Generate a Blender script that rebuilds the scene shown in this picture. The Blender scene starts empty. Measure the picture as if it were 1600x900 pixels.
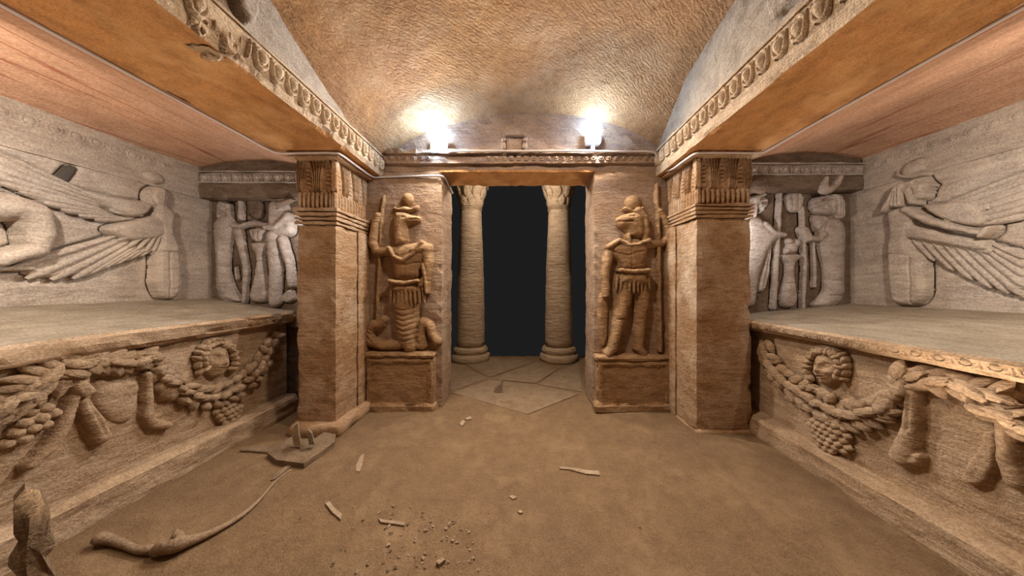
import bpy, math, random
import numpy as np
from mathutils import Matrix, Vector
random.seed(7)
np.random.seed(7)
S = bpy.context.scene
COL = S.collection

# ------------------------------------------------------------------ camera
F, CX, CY, H = 460.0, 815.0, 445.0, 1.344      # focal length and vanishing point in photo pixels, eye height
DW = 3.22                                       # distance of the doorway wall
cam_d = bpy.data.cameras.new('camera')
cam_d.sensor_width = 36.0
cam_d.lens = 36.0 * F / 1600.0
cam_d.shift_x = -(CX - 800.0) / 1600.0
cam_d.shift_y = (CY - 450.0) / 1600.0
cam_d.clip_start = 0.02
cam = bpy.data.objects.new('camera', cam_d)
cam.location = (0, 0, H)
cam.rotation_euler = (math.pi / 2, 0, 0)
COL.objects.link(cam)
S.camera = cam

# ------------------------------------------------------------------ world, lights, exposure
w = bpy.data.worlds.new('world'); S.world = w
w.use_nodes = True
bg = w.node_tree.nodes['Background']
bg.inputs[0].default_value = (0.0083, 0.0084, 0.0086, 1)
bg.inputs[1].default_value = 1.0
S.view_settings.view_transform = 'Standard'
S.view_settings.look = 'None'
S.view_settings.exposure = 0.48
S.view_settings.gamma = 1.0
S.view_settings.use_curve_mapping = False


def lamp(name, kind, loc, energy, col, size=0.1, aim=None):
    d = bpy.data.lights.new(name, kind)
    d.energy = energy; d.color = col
    if kind == 'AREA':
        d.shape = 'DISK'; d.size = size
    else:
        d.shadow_soft_size = size
        if kind == 'SPOT':
            d.spot_size = math.radians(80); d.spot_blend = 0.8
    o = bpy.data.objects.new(name, d)
    o.location = loc
    if aim is not None:
        o.rotation_euler = (Vector(aim) - Vector(loc)).to_track_quat('-Z', 'Y').to_euler()
    COL.objects.link(o)
    return o


WARM = (1.0, 0.86, 0.72); COOL = (0.90, 0.93, 1.0); NEUT = (1.0, 0.93, 0.86)
lamp('ceiling_fill', 'AREA', (0.0, 1.88, 3.30), 38, WARM, 0.20, (0.0, 2.0, 0.0))  # unseen fill added overhead to light the floor and doorway reliefs
lamp('soffit_fill_west', 'SPOT', (-1.75, 1.2, 0.10), 105, WARM, 0.06, (-1.75, 1.45, 2.6))  # this and the next: unseen spots added to brighten the beam soffits
lamp('soffit_fill_east', 'SPOT', (1.72, 1.2, 0.10), 105, WARM, 0.06, (1.72, 1.45, 2.6))
lamp('niche_lamp_west', 'POINT', (-2.115, 2.86, 1.85), 6.5, COOL, 0.025)
lamp('niche_lamp_east', 'POINT', (2.155, 2.86, 1.85), 6.5, COOL, 0.025)
lamp('niche_fill_west', 'AREA', (-2.30, 1.10, 2.25), 21, NEUT, 0.08, (-3.25, 1.30, 1.7))  # this and the next: unseen fills added to even out the niche walls
lamp('niche_fill_east', 'AREA', (2.30, 1.10, 2.25), 21, NEUT, 0.08, (3.45, 1.30, 1.7))
lamp('portico_fill', 'POINT', (-0.1, 4.20, 2.95), 80, NEUT, 0.08)  # unseen fill added behind the lintel to brighten the columns
lamp('lintel_fill_west', 'SPOT', (-1.02, 3.98, 0.12), 45, WARM, 0.05, (0.0, 3.50, 2.58))  # this and the next: unseen spots added to brighten the lintel soffit
lamp('lintel_fill_east', 'SPOT', (0.95, 3.98, 0.12), 45, WARM, 0.05, (0.0, 3.50, 2.58))

# ------------------------------------------------------------------ object helpers
WM = {}


def put(o, parent=None, label=None, cat=None, group=None, kind=None, mw=None):
    COL.objects.link(o)
    mw = mw or Matrix.Identity(4)
    if parent is not None:
        o.parent = parent
        o.matrix_parent_inverse = WM[parent.name].inverted()
    o.matrix_basis = mw
    WM[o.name] = mw.copy()
    if label: o['label'] = label
    if cat: o['category'] = cat
    if group: o['group'] = group
    if kind: o['kind'] = kind
    return o


def thing(name, loc, label, cat, group=None, kind=None):
    o = bpy.data.objects.new(name, None)
    o.empty_display_size = 0.1
    return put(o, None, label, cat, group, kind, Matrix.Translation(loc))


def mesh_data(name, verts, faces, mat, smooth=True):
    me = bpy.data.meshes.new(name)
    me.from_pydata([tuple(v) for v in verts], [], [tuple(f) for f in faces])
    if smooth:
        me.polygons.foreach_set('use_smooth', [True] * len(me.polygons))
    me.materials.append(mat)
    me.update()
    return me


def obj(name, verts, faces, mat, parent=None, smooth=True, **kw):
    o = bpy.data.objects.new(name, mesh_data(name, verts, faces, mat, smooth))
    return put(o, parent, **kw)


def inst(name, me, mw, parent=None, **kw):
    o = bpy.data.objects.new(name, me)
    return put(o, parent, mw=mw, **kw)


# ------------------------------------------------------------------ noise
_L = np.random.rand(64, 64) * 2 - 1


def vnoise(x, y):
    x = np.asarray(x, float); y = np.asarray(y, float)
    xi = np.floor(x).astype(int); yi = np.floor(y).astype(int)
    fx = x - xi; fy = y - yi
    fx = fx * fx * (3 - 2 * fx); fy = fy * fy * (3 - 2 * fy)
    g = lambda a, b: _L[a % 64, b % 64]
    return ((g(xi, yi) * (1 - fx) + g(xi + 1, yi) * fx) * (1 - fy)
            + (g(xi, yi + 1) * (1 - fx) + g(xi + 1, yi + 1) * fx) * fy)


def fbm(x, y, o=3):
    s = 0; a = 1.0
    for k in range(o):
        s = s + a * vnoise(np.asarray(x) * 2 ** k + 17.3 * k, np.asarray(y) * 2 ** k + 5.1 * k); a *= 0.5
    return s


def grid_faces(nu, nv, off=0, flip=False):
    fs = []
    for j in range(nv - 1):
        for i in range(nu - 1):
            a = off + j * nu + i
            f = (a, a + 1, a + nu + 1, a + nu)
            fs.append(f[::-1] if flip else f)
    return fs


# ------------------------------------------------------------------ materials
def stone(name, c1, c2, c3, grain=1.0, stripes=None, bump=0.35, rough=0.92, stretch=(1, 1, 1), tool=None, patch=1.2, dust=None):
    m = bpy.data.materials.new(name); m.use_nodes = True
    nt = m.node_tree; N = nt.nodes; Lk = nt.links
    b = N['Principled BSDF']
    b.inputs['Roughness'].default_value = rough
    b.inputs['Specular IOR Level'].default_value = 0.15
    geo = N.new('ShaderNodeNewGeometry')

    def mapping(scale, rot=(0, 0, 0)):
        mp = N.new('ShaderNodeMapping'); mp.inputs['Scale'].default_value = scale
        mp.inputs['Rotation'].default_value = rot
        Lk.new(geo.outputs['Position'], mp.inputs['Vector']); return mp.outputs[0]

    def noise(vec, sc, det=5, rough=0.6):
        n = N.new('ShaderNodeTexNoise'); n.inputs['Scale'].default_value = sc
        n.inputs['Detail'].default_value = det; n.inputs['Roughness'].default_value = rough
        Lk.new(vec, n.inputs['Vector']); return n.outputs['Fac']

    def ramp(fac, lo, hi, ca=(0, 0, 0, 1), cb=(1, 1, 1, 1)):
        r = N.new('ShaderNodeValToRGB'); e = r.color_ramp.elements
        e[0].position = lo; e[1].position = hi; e[0].color = ca; e[1].color = cb
        Lk.new(fac, r.inputs[0]); return r.outputs[0]

    def mix(fac, a, bb, mode='MIX'):
        x = N.new('ShaderNodeMix'); x.data_type = 'RGBA'; x.blend_type = mode
        for src, soc in ((fac, x.inputs[0]), (a, x.inputs[6]), (bb, x.inputs[7])):
            if isinstance(src, (int, float)): soc.default_value = src
            elif isinstance(src, tuple): soc.default_value = src + (1,) if len(src) == 3 else src
            else: Lk.new(src, soc)
        return x.outputs[2]

    flat = mapping(stretch)
    big = noise(flat, patch, 4, 0.6)
    mid = noise(flat, 7 * grain, 6, 0.7)
    fine = noise(mapping((1, 1, 1)), 85 * grain, 3, 0.6)
    col = mix(ramp(big, 0.36, 0.64), c1, c2)
    col = mix(ramp(mid, 0.45, 0.75), col, c3)
    col = mix(0.75, col, ramp(fine, 0.25, 0.75, (0.42, 0.40, 0.37, 1), (1.2, 1.2, 1.18, 1)), 'MULTIPLY')
    lay = noise(mapping((2.5, 2.5, 13)), 2.4 * grain, 6, 0.7)
    col = mix(0.40, col, ramp(lay, 0.30, 0.70, (0.60, 0.57, 0.54, 1), (1.15, 1.15, 1.13, 1)), 'MULTIPLY')
    if stripes:                                   # red veins running along the length of the niche vault
        v = noise(mapping((1.0, 0.035, 0.1)), stripes[0], 1, 0.5)
        a = ramp(v, 0.485, 0.498); c = ramp(v, 0.502, 0.520)
        x = N.new('ShaderNodeMath'); x.operation = 'SUBTRACT'; Lk.new(a, x.inputs[0]); Lk.new(c, x.inputs[1])
        y = N.new('ShaderNodeMath'); y.operation = 'MULTIPLY'; Lk.new(x.outputs[0], y.inputs[0]); y.inputs[1].default_value = stripes[2]
        col = mix(y.outputs[0], col, stripes[1])
    if dust:
        col = mix(ramp(noise(mapping((1, 1, 1)), 2.3, 6, 0.72), 0.5, 0.78), col, dust)
    Lk.new(col, b.inputs['Base Color'])
    # fine relief
    hsum = N.new('ShaderNodeMath'); hsum.operation = 'MULTIPLY_ADD'
    Lk.new(mid, hsum.inputs[0]); hsum.inputs[1].default_value = 1.6; Lk.new(lay, hsum.inputs[2])
    h2 = N.new('ShaderNodeMath'); h2.operation = 'MULTIPLY_ADD'
    Lk.new(fine, h2.inputs[0]); h2.inputs[1].default_value = 0.35; Lk.new(hsum.outputs[0], h2.inputs[2])
    hh = h2.outputs[0]
    if tool:                                      # chisel marks
        wv = N.new('ShaderNodeTexWave'); wv.inputs['Scale'].default_value = tool[0]
        wv.inputs['Distortion'].default_value = 9; wv.inputs['Detail'].default_value = 3; wv.inputs['Detail Scale'].default_value = 1.6
        Lk.new(mapping((1, 1, 1), tool[1]), wv.inputs['Vector'])
        h3 = N.new('ShaderNodeMath'); h3.operation = 'MULTIPLY_ADD'
        Lk.new(wv.outputs['Fac'], h3.inputs[0]); h3.inputs[1].default_value = tool[2]; Lk.new(hh, h3.inputs[2]); hh = h3.outputs[0]
    bp = N.new('ShaderNodeBump'); bp.inputs['Strength'].default_value = bump; bp.inputs['Distance'].default_value = 0.03
    Lk.new(hh, bp.inputs['Height']); Lk.new(bp.outputs[0], b.inputs['Normal'])
    return m


def plain(name, c, rough=0.6, emit=None, metal=0.0):
    m = bpy.data.materials.new(name); m.use_nodes = True
    nt = m.node_tree; b = nt.nodes['Principled BSDF']
    n = nt.nodes.new('ShaderNodeTexNoise'); n.inputs['Scale'].default_value = 30
    r = nt.nodes.new('ShaderNodeValToRGB')
    r.color_ramp.elements[0].color = tuple(k * 0.75 for k in c) + (1,)
    r.color_ramp.elements[1].color = tuple(min(1, k * 1.15) for k in c) + (1,)
    nt.links.new(n.outputs['Fac'], r.inputs[0]); nt.links.new(r.outputs[0], b.inputs['Base Color'])
    b.inputs['Roughness'].default_value = rough; b.inputs['Metallic'].default_value = metal
    if emit:
        b.inputs['Emission Color'].default_value = emit[0] + (1,); b.inputs['Emission Strength'].default_value = emit[1]
    return m


M_PILLAR = stone('pillar_sandstone', (0.38, 0.215, 0.105), (0.48, 0.32, 0.19), (0.26, 0.135, 0.06), stretch=(1, 1, 2.2), bump=0.6, dust=(0.56, 0.43, 0.30))
M_RELIEF = stone('doorway_sandstone', (0.38, 0.225, 0.11), (0.45, 0.285, 0.155), (0.22, 0.125, 0.065), bump=0.6, stretch=(1, 1, 2))
M_DOORW = stone('door_wall_stone', (0.36, 0.255, 0.20), (0.42, 0.285, 0.185), (0.22, 0.16, 0.14), bump=0.55, stretch=(1, 1, 2.2), tool=(7, (0.4, 0.5, 0.2), 0.07))
M_JAMB = stone('door_jamb_stone', (0.375, 0.24, 0.15), (0.42, 0.285, 0.19), (0.23, 0.145, 0.09), bump=0.6, stretch=(1, 1, 2.2), dust=(0.40, 0.30, 0.22))
M_NICHE = stone('niche_grey_stone', (0.50, 0.415, 0.34), (0.55, 0.45, 0.355), (0.36, 0.28, 0.225), bump=0.5, stretch=(0.6, 0.6, 3), dust=(0.58, 0.46, 0.34))
M_PANEL = stone('niche_panel_stone', (0.18, 0.125, 0.085), (0.235, 0.17, 0.12), (0.11, 0.075, 0.05), bump=0.5, stretch=(1, 1, 2))  # dark brown stone, base colour deepened for the shade in the end recesses
M_FIG = stone('niche_figure_stone', (0.47, 0.385, 0.325), (0.53, 0.45, 0.385), (0.30, 0.225, 0.175), bump=0.5, stretch=(1, 1, 2))
M_CEIL = stone('vault_stone', (0.46, 0.24, 0.095), (0.39, 0.205, 0.095), (0.29, 0.15, 0.07), grain=1.6, bump=0.85, tool=(11, (0.3, 0.2, 0.9), 0.20), dust=(0.44, 0.28, 0.15))
M_SOFFIT = stone('beam_soffit_stone', (0.54, 0.25, 0.085), (0.45, 0.21, 0.075), (0.30, 0.135, 0.05), grain=1.4, bump=0.55, stretch=(1, 0.6, 1), dust=(0.58, 0.32, 0.13))
M_FASCIA = stone('beam_face_stone', (0.52, 0.375, 0.235), (0.46, 0.31, 0.185), (0.32, 0.21, 0.13), grain=1.3, bump=0.8)
M_LUNETTE = stone('lunette_stone', (0.40, 0.315, 0.235), (0.46, 0.36, 0.255), (0.26, 0.19, 0.135), grain=1.4, bump=0.95)
M_PINK = stone('niche_vault_stone', (0.60, 0.34, 0.205), (0.56, 0.34, 0.225), (0.47, 0.25, 0.145), bump=0.35, stretch=(2, 0.5, 1), stripes=(7.0, (0.27, 0.085, 0.05), 0.85))
M_SARC = stone('sarcophagus_stone', (0.47, 0.31, 0.18), (0.53, 0.375, 0.245), (0.30, 0.185, 0.10), bump=0.6, stretch=(1, 1, 2.4))
M_LID = stone('lid_stone', (0.29, 0.23, 0.16), (0.35, 0.285, 0.205), (0.21, 0.16, 0.105), bump=0.4, stretch=(2, 0.6, 1))
M_FLOOR = stone('floor_sand', (0.236, 0.144, 0.072), (0.205, 0.124, 0.065), (0.18, 0.106, 0.054), grain=1.5, bump=0.65, dust=(0.275, 0.172, 0.088), patch=0.9)
M_FLAG = stone('flagstone', (0.275, 0.185, 0.11), (0.25, 0.165, 0.095), (0.19, 0.12, 0.07), bump=0.4)
M_COLUMN = stone('column_limestone', (0.54, 0.385, 0.245), (0.48, 0.325, 0.19), (0.32, 0.21, 0.125), bump=0.9, stretch=(1, 1, 4))
M_ROCK = stone('loose_rock', (0.28, 0.205, 0.14), (0.33, 0.255, 0.18), (0.18, 0.125, 0.085), bump=0.5)
M_BONE = stone('pale_fragment', (0.36, 0.25, 0.155), (0.30, 0.20, 0.12), (0.22, 0.14, 0.08), bump=0.4)
M_SLAB = stone('slab_rock', (0.235, 0.155, 0.09), (0.28, 0.19, 0.115), (0.16, 0.10, 0.055), bump=0.7)
M_CHIP = stone('limestone_chip', (0.42, 0.31, 0.20), (0.37, 0.26, 0.16), (0.30, 0.20, 0.12), bump=0.3)
M_CABLE = plain('cable_plastic', (0.50, 0.42, 0.37), 0.5)
M_HOUSE = plain('lamp_housing', (0.55, 0.55, 0.56), 0.45)
M_GLOW = plain('lamp_glass', (0.9, 0.9, 0.9), 0.3, ((0.38, 0.62, 1.0), 230.0))
M_HOLE = plain('gash_shade', (0.06, 0.048, 0.036), 0.95)  # dark colour painted for the shade inside the gash


# ------------------------------------------------------------------ planes of the place and reliefs cut on them
class Plane:
    """A vertical plane: axis 'y' faces the camera, axis 'x' is a side wall facing the middle of the room."""
    def __init__(s, axis, c): s.axis, s.c = axis, c
    def uv(s, px, py):
        if s.axis == 'y':
            return (px - CX) * s.c / F, H + (CY - py) * s.c / F
        d = F * s.c / (px - CX)
        return d, H + (CY - py) * d / F
    def scale(s, px, py):
        return (s.c if s.axis == 'y' else F * s.c / (px - CX)) / F
    def world(s, u, v, h):
        if s.axis == 'y': return np.stack([u, s.c - h, v], -1)
        return np.stack([s.c - math.copysign(1, s.c) * h, u, v], -1)
    def flip(s): return s.axis == 'x' and s.c > 0
    def matrix(s, u, v, h, ang, su, sv, sn):
        """unit piece (x along, y across, z out of the wall) -> world"""
        if s.axis == 'y': U, V, Nn = Vector((1, 0, 0)), Vector((0, 0, 1)), Vector((0, -1, 0))
        else:
            sg = math.copysign(1, s.c)
            U, V, Nn = Vector((0, 1, 0)), Vector((0, 0, 1)), Vector((-sg, 0, 0))
        a = U * math.cos(ang) + V * math.sin(ang); b = Nn.cross(a)
        p = Vector(s.world(np.float64(u), np.float64(v), np.float64(h)))
        m = Matrix.Identity(4)
        for i in range(3):
            m[i][0] = a[i] * su; m[i][1] = b[i] * sv; m[i][2] = Nn[i] * sn; m[i][3] = p[i]
        return m


def zoomed(x0, y0, sc): return lambda x, y: (x0 + x / sc, y0 + y / sc)


def seg_dist(U, V, a, b):
    ax, ay = a; bx, by = b
    dx, dy = bx - ax, by - ay
    t = np.clip(((U - ax) * dx + (V - ay) * dy) / max(dx * dx + dy * dy, 1e-12), 0, 1)
    return np.hypot(U - ax - t * dx, V - ay - t * dy), t


def poly_sdf(U, V, P):
    d = np.full(U.shape, 1e9); inside = np.zeros(U.shape, bool)
    n = len(P)
    for i in range(n):
        a, b = P[i], P[(i + 1) % n]
        d = np.minimum(d, seg_dist(U, V, a, b)[0])
        if a[1] != b[1]:
            c = ((a[1] > V) != (b[1] > V)) & (U < (b[0] - a[0]) * (V - a[1]) / (b[1] - a[1]) + a[0])
            inside ^= c
    return np.where(inside, -d, d)


def smooth_poly(P, it=2):
    for _ in range(it):
        Q = []
        for i in range(len(P)):
            a, b = P[i], P[(i + 1) % len(P)]
            Q += [(a[0] * .75 + b[0] * .25, a[1] * .75 + b[1] * .25), (a[0] * .25 + b[0] * .75, a[1] * .25 + b[1] * .75)]
        P = Q
    return P


def relief(name, pl, M, sc, prims, mat, parent=None, res=0.006, base=0.0, warp=0.004, rough=0.0015, hk=1.0, **kw):
    """Carve a raised figure from outlines: limbs, filled polygons, ovals; grooves cut back in, ridges stand out."""
    def uv(p): return pl.uv(*M(*p))
    def rs(x, y, r): return r / sc * pl.scale(*M(x, y))
    hk *= getattr(pl, 'deep', 1.0)
    pts = []
    for p in prims:
        if p[0] == 'limb':
            for q in p[1]:
                c = uv(q[:2]); r = rs(*q); pts += [(c[0] - r, c[1] - r), (c[0] + r, c[1] + r)]
        elif p[0] == 'poly': pts += [uv(q) for q in p[1]]
        elif p[0] == 'ell':
            for s_ in (-1, 1): pts += [uv((p[1] + s_ * p[3], p[2])), uv((p[1], p[2] + s_ * p[4]))]
    pts = np.array(pts)
    lo = pts.min(0) - 0.02; hi = pts.max(0) + 0.02
    nu = int((hi[0] - lo[0]) / res) + 2; nv = int((hi[1] - lo[1]) / res) + 2
    gu = np.linspace(lo[0], hi[0], nu); gv = np.linspace(lo[1], hi[1], nv)
    U0, V0 = np.meshgrid(gu, gv)
    U = U0 + warp * fbm(U0 * 14, V0 * 14, 2); V = V0 + warp * fbm(U0 * 14 + 31, V0 * 14 + 11, 2)
    Z = np.full(U.shape, -0.05)
    for p in prims:
        if p[0] == 'limb':
            q = p[1]; C = [uv(k[:2]) for k in q]; R = [rs(*k) for k in q]; h = p[2] * hk
            for i in range(len(q) - 1):
                d, t = seg_dist(U, V, C[i], C[i + 1])
                r = R[i] * (1 - t) + R[i + 1] * t
                if hasattr(pl, 'cuts'): pl.cuts.append(('limb', C[i], C[i + 1], R[i], R[i + 1]))
                rr = np.minimum(h, 1.3 * r); z = np.where(d < r, h - rr + rr * np.sqrt(np.maximum(0, 1 - (d / r) ** 2)) + base, np.minimum(h - rr, 0.0) + base - (d - r) * 6)
                Z = np.maximum(Z, z)
        elif p[0] == 'poly':
            P = [uv(k) for k in p[1]]
            P = smooth_poly(P) if len(p) < 5 or p[4] else P
            h = p[2] * hk; R = rs(p[1][0][0], p[1][0][1], p[3])
            d = poly_sdf(U, V, P)
            if hasattr(pl, 'cuts'): pl.cuts.append(('poly', P))
            t = np.clip(-d / R, 0, 1)
            z = np.where(d < 0, h * np.sqrt(1 - (1 - t) ** 2) + base, base - d * 3)
            Z = np.maximum(Z, z)
        elif p[0] == 'ell':
            c = uv((p[1], p[2])); ru = abs(uv((p[1] + p[3], p[2]))[0] - uv((p[1] - p[3], p[2]))[0]) / 2
            rv = rs(p[1], p[2], p[4])
            q2 = ((U - c[0]) / ru) ** 2 + ((V - c[1]) / rv) ** 2
            z = np.where(q2 < 1, p[5] * hk * np.sqrt(np.maximum(0, 1 - q2)) + base, base - (np.sqrt(q2) - 1) * min(ru, rv) * 3)
            Z = np.maximum(Z, z)
        elif p[0] in ('groove', 'ridge'):
            C = [uv(k) for k in p[1]]; wd = rs(p[1][0][0], p[1][0][1], p[2])
            d = np.full(U.shape, 1e9)
            for i in range(len(C) - 1): d = np.minimum(d, seg_dist(U, V, C[i], C[i + 1])[0])
            sgn = -1 if p[0] == 'groove' else 1
            Z = np.where(Z > -0.01, Z + sgn * p[3] * np.exp(-(d / wd) ** 2), Z)
    Z = np.where(Z > 0, Z + rough * fbm(U0 * 30, V0 * 60, 3), Z)
    Z = np.maximum(Z, -0.012)
    keep = Z > -0.0115
    fk = keep[:-1, :-1] | keep[1:, :-1] | keep[:-1, 1:] | keep[1:, 1:]
    W = pl.world(U0, V0, Z).reshape(-1, 3)
    jj, ii = np.nonzero(fk)
    a = jj * nu + ii
    quads = np.stack([a, a + 1, a + nu + 1, a + nu], 1)
    if pl.flip(): quads = quads[:, ::-1]
    used, inv = np.unique(quads, return_inverse=True)
    return obj(name, W[used].tolist(), inv.reshape(-1, 4).tolist(), mat, parent, **kw)


# ------------------------------------------------------------------ small shared pieces (x along, y across, z out)
def dome(name, mat, prof, nx=7, ny=5, keel=0.0, mid=0.0):
    """unit piece x in 0..1; prof(x) is the half width; keel makes a midrib"""
    vs, fs = [], []
    for i in range(nx):
        x = i / (nx - 1); hw = prof(x)
        for j in range(ny):
            t = -1 + 2 * j / (ny - 1)
            z = math.sqrt(max(0, 1 - t * t)) * (hw ** 0.5 if hw > 0 else 0)
            if keel and abs(t) < 0.01: z *= 1 - keel
            z *= 1 - mid * x
            vs.append((x, t * hw, z - 0.12 if abs(t) > .99 or i in (0, nx - 1) else z))
    fs = grid_faces(ny, nx)
    fs = [f[::-1] for f in fs]
    return mesh_data(name, vs, fs, mat)


def leaf_prof(x): return 0.5 * math.sin(math.pi * min(1, max(0, 0.04 + 0.92 * x)) ** 0.85)
def feather_prof(x): return 0.5 * min(1, 0.45 + 1.2 * x) * (1 if x < 0.86 else math.sqrt(max(0.02, 1 - ((x - 0.86) / 0.15) ** 2)))
def rib_prof(x): return 0.5 * (0.75 + 0.25 * x) * (1 if 0.05 < x < 0.95 else 0.7)
def tongue_prof(x): return 0.5 * (1 if x < 0.6 else math.sqrt(max(0.0, 1 - ((x - 0.6) / 0.41) ** 2)))


def bent_rib(name, mat, k):
    me = dome(name, mat, rib_prof, 9, 5)
    for v_ in me.vertices: v_.co.y += k * 1.15 * v_.co.x ** 2.6
    return me


def pieces_for(mat, tag):
    return {'leaf': dome('leaf_' + tag, mat, leaf_prof, 8, 5, 0.35), 'feather': dome('feather_' + tag, mat, feather_prof, 9, 5, 0.0, 0.3),
            'rib': dome('rib_' + tag, mat, rib_prof, 5, 5), 'tongue': dome('tongue_' + tag, mat, tongue_prof, 7, 5),
            'berry': dome('berry_' + tag, mat, lambda x: 0.5 * math.sqrt(max(0, 1 - (2 * x - 1) ** 2)), 6, 5)}


def egg_mesh(name, mat):
    """egg in its raised shell: unit width 1, height 1, centred"""
    vs, fs = [], []
    n = 14
    for ring, (r, z) in enumerate(((0.54, -0.1), (0.50, 0.42), (0.44, 0.5), (0.38, 0.42), (0.345, 0.02), (0.31, 0.28), (0.20, 0.72), (0.0, 0.85))):
        for k in range(n):
            a = 2 * math.pi * k / n
            y = math.sin(a) * r
            if ring < 5 and y > 0.30: y = 0.30 + (y - 0.30) * 0.6
            vs.append((math.cos(a) * r * 0.88, y, z))
    for ring in range(7):
        for k in range(n):
            a = ring * n + k; b = ring * n + (k + 1) % n
            fs.append((a, b, b + n, a + n))
    return mesh_data(name, vs, fs, mat)


def box_mesh(name, mat, b=0.06):
    """unit box with bevelled front"""
    vs = [(-.5, -.5, -.3), (.5, -.5, -.3), (.5, .5, -.3), (-.5, .5, -.3),
          (-.5, -.5, 1 - b * 3), (.5, -.5, 1 - b * 3), (.5, .5, 1 - b * 3), (-.5, .5, 1 - b * 3),
          (-.5 + b, -.5 + b, 1), (.5 - b, -.5 + b, 1), (.5 - b, .5 - b, 1), (-.5 + b, .5 - b, 1)]
    fs = [(3, 2, 1, 0), (0, 1, 5, 4), (1, 2, 6, 5), (2, 3, 7, 6), (3, 0, 4, 7), (4, 5, 9, 8), (5, 6, 10, 9), (6, 7, 11, 10), (7, 4, 8, 11), (8, 9, 10, 11)]
    return mesh_data(name, vs, fs, mat, False)


def lathe(name, prof, c, mat, parent=None, n=40, wob=0.006, **kw):
    vs, fs = [], []
    for k, (r, z) in enumerate(prof):
        for i in range(n):
            a = 2 * math.pi * i / n
            rr = r * (1 + wob * 2 * float(fbm(a * 2.2 + 3, z * 6 + c[0] * 5, 3)))
            vs.append((c[0] + rr * math.cos(a), c[1] + rr * math.sin(a), c[2] + z))
    for k in range(len(prof) - 1):
        for i in range(n):
            a = k * n + i; b = k * n + (i + 1) % n
            fs.append((a, b, b + n, a + n))
    fs.append(tuple(range(n))[::-1]); fs.append(tuple(range((len(prof) - 1) * n, len(prof) * n)))
    return obj(name, vs, fs, mat, parent, **kw)


def tube(name, pts, rad, mat, parent=None, n=8, sub=5, **kw):
    P = [Vector(p) for p in pts]; R = rad if isinstance(rad, (list, tuple)) else [rad] * len(P)
    Q, RR = [], []
    for i in range(len(P) - 1):
        p0, p1, p2, p3 = P[max(i - 1, 0)], P[i], P[i + 1], P[min(i + 2, len(P) - 1)]
        for k in range(sub):
            t = k / sub
            Q.append(0.5 * ((2 * p1) + (p2 - p0) * t + (2 * p0 - 5 * p1 + 4 * p2 - p3) * t * t + (-p0 + 3 * p1 - 3 * p2 + p3) * t ** 3))
            RR.append(R[i] * (1 - t) + R[i + 1] * t)
    Q.append(P[-1]); RR.append(R[-1])
    vs, fs = [], []
    up = Vector((0, 0, 1))
    for i, q in enumerate(Q):
        d = (Q[min(i + 1, len(Q) - 1)] - Q[max(i - 1, 0)]).normalized()
        s = d.cross(up if abs(d.z) < 0.95 else Vector((0, 1, 0))).normalized(); t = s.cross(d)
        for k in range(n):
            a = 2 * math.pi * k / n
            vs.append(q + (s * math.cos(a) + t * math.sin(a)) * RR[i])
    for i in range(len(Q) - 1):
        for k in range(n):
            a = i * n + k; b = i * n + (k + 1) % n
            fs.append((a, b, b + n, a + n))
    fs.append(tuple(range(n))[::-1]); fs.append(tuple(range((len(Q) - 1) * n, len(Q) * n)))
    return obj(name, vs, fs, mat, parent, **kw)


def extrude_y(name, prof, y0, y1, mat, parent=None, step=0.05, amp=0.004, chip=0.0, mats=None, pick=None, sub=0.06, **kw):
    """closed x-z profile drawn along y, slightly uneven, as a cut-rock beam"""
    P = []
    n = len(prof)
    for i in range(n):
        a, b = prof[i], prof[(i + 1) % n]
        k = max(1, int(math.hypot(b[0] - a[0], b[1] - a[1]) / sub))
        for j in range(k): P.append((a[0] + (b[0] - a[0]) * j / k, a[1] + (b[1] - a[1]) * j / k, j == 0, i))
    m = len(P); ny = max(2, int((y1 - y0) / step) + 1)
    cx = sum(p[0] for p in P) / m; cz = sum(p[1] for p in P) / m
    vs, fs, mi = [], [], []
    for r in range(ny):
        y = y0 + (y1 - y0) * r / (ny - 1)
        for q, (x, z, corner, e) in enumerate(P):
            k = amp * float(fbm(y * 5 + q * 0.31 + x, q * 0.6 + z * 3, 3))
            if corner and chip: k -= chip * max(0.0, float(fbm(y * 9 + 3 * q, q * 1.7, 3)))
            L = math.hypot(x - cx, z - cz) + 1e-6
            vs.append((x + (x - cx) / L * k, y, z + (z - cz) / L * k))
    area = sum(P[i][0] * P[(i + 1) % m][1] - P[(i + 1) % m][0] * P[i][1] for i in range(m))
    for r in range(ny - 1):
        for q in range(m):
            a = r * m + q; b = r * m + (q + 1) % m
            f = (a, b, b + m, a + m)
            fs.append(f[::-1] if area > 0 else f); mi.append(pick(P[q][3]) if pick else 0)
    e0 = tuple(range(m)); e1 = tuple(range((ny - 1) * m, ny * m))
    fs += [e0 if area > 0 else e0[::-1], e1[::-1] if area > 0 else e1]; mi += [0, 0]
    o = obj(name, vs, fs, mat, parent, smooth=False, **kw)
    for mm in (mats or []): o.data.materials.append(mm)
    o.data.polygons.foreach_set('material_index', mi)
    return o


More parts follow.
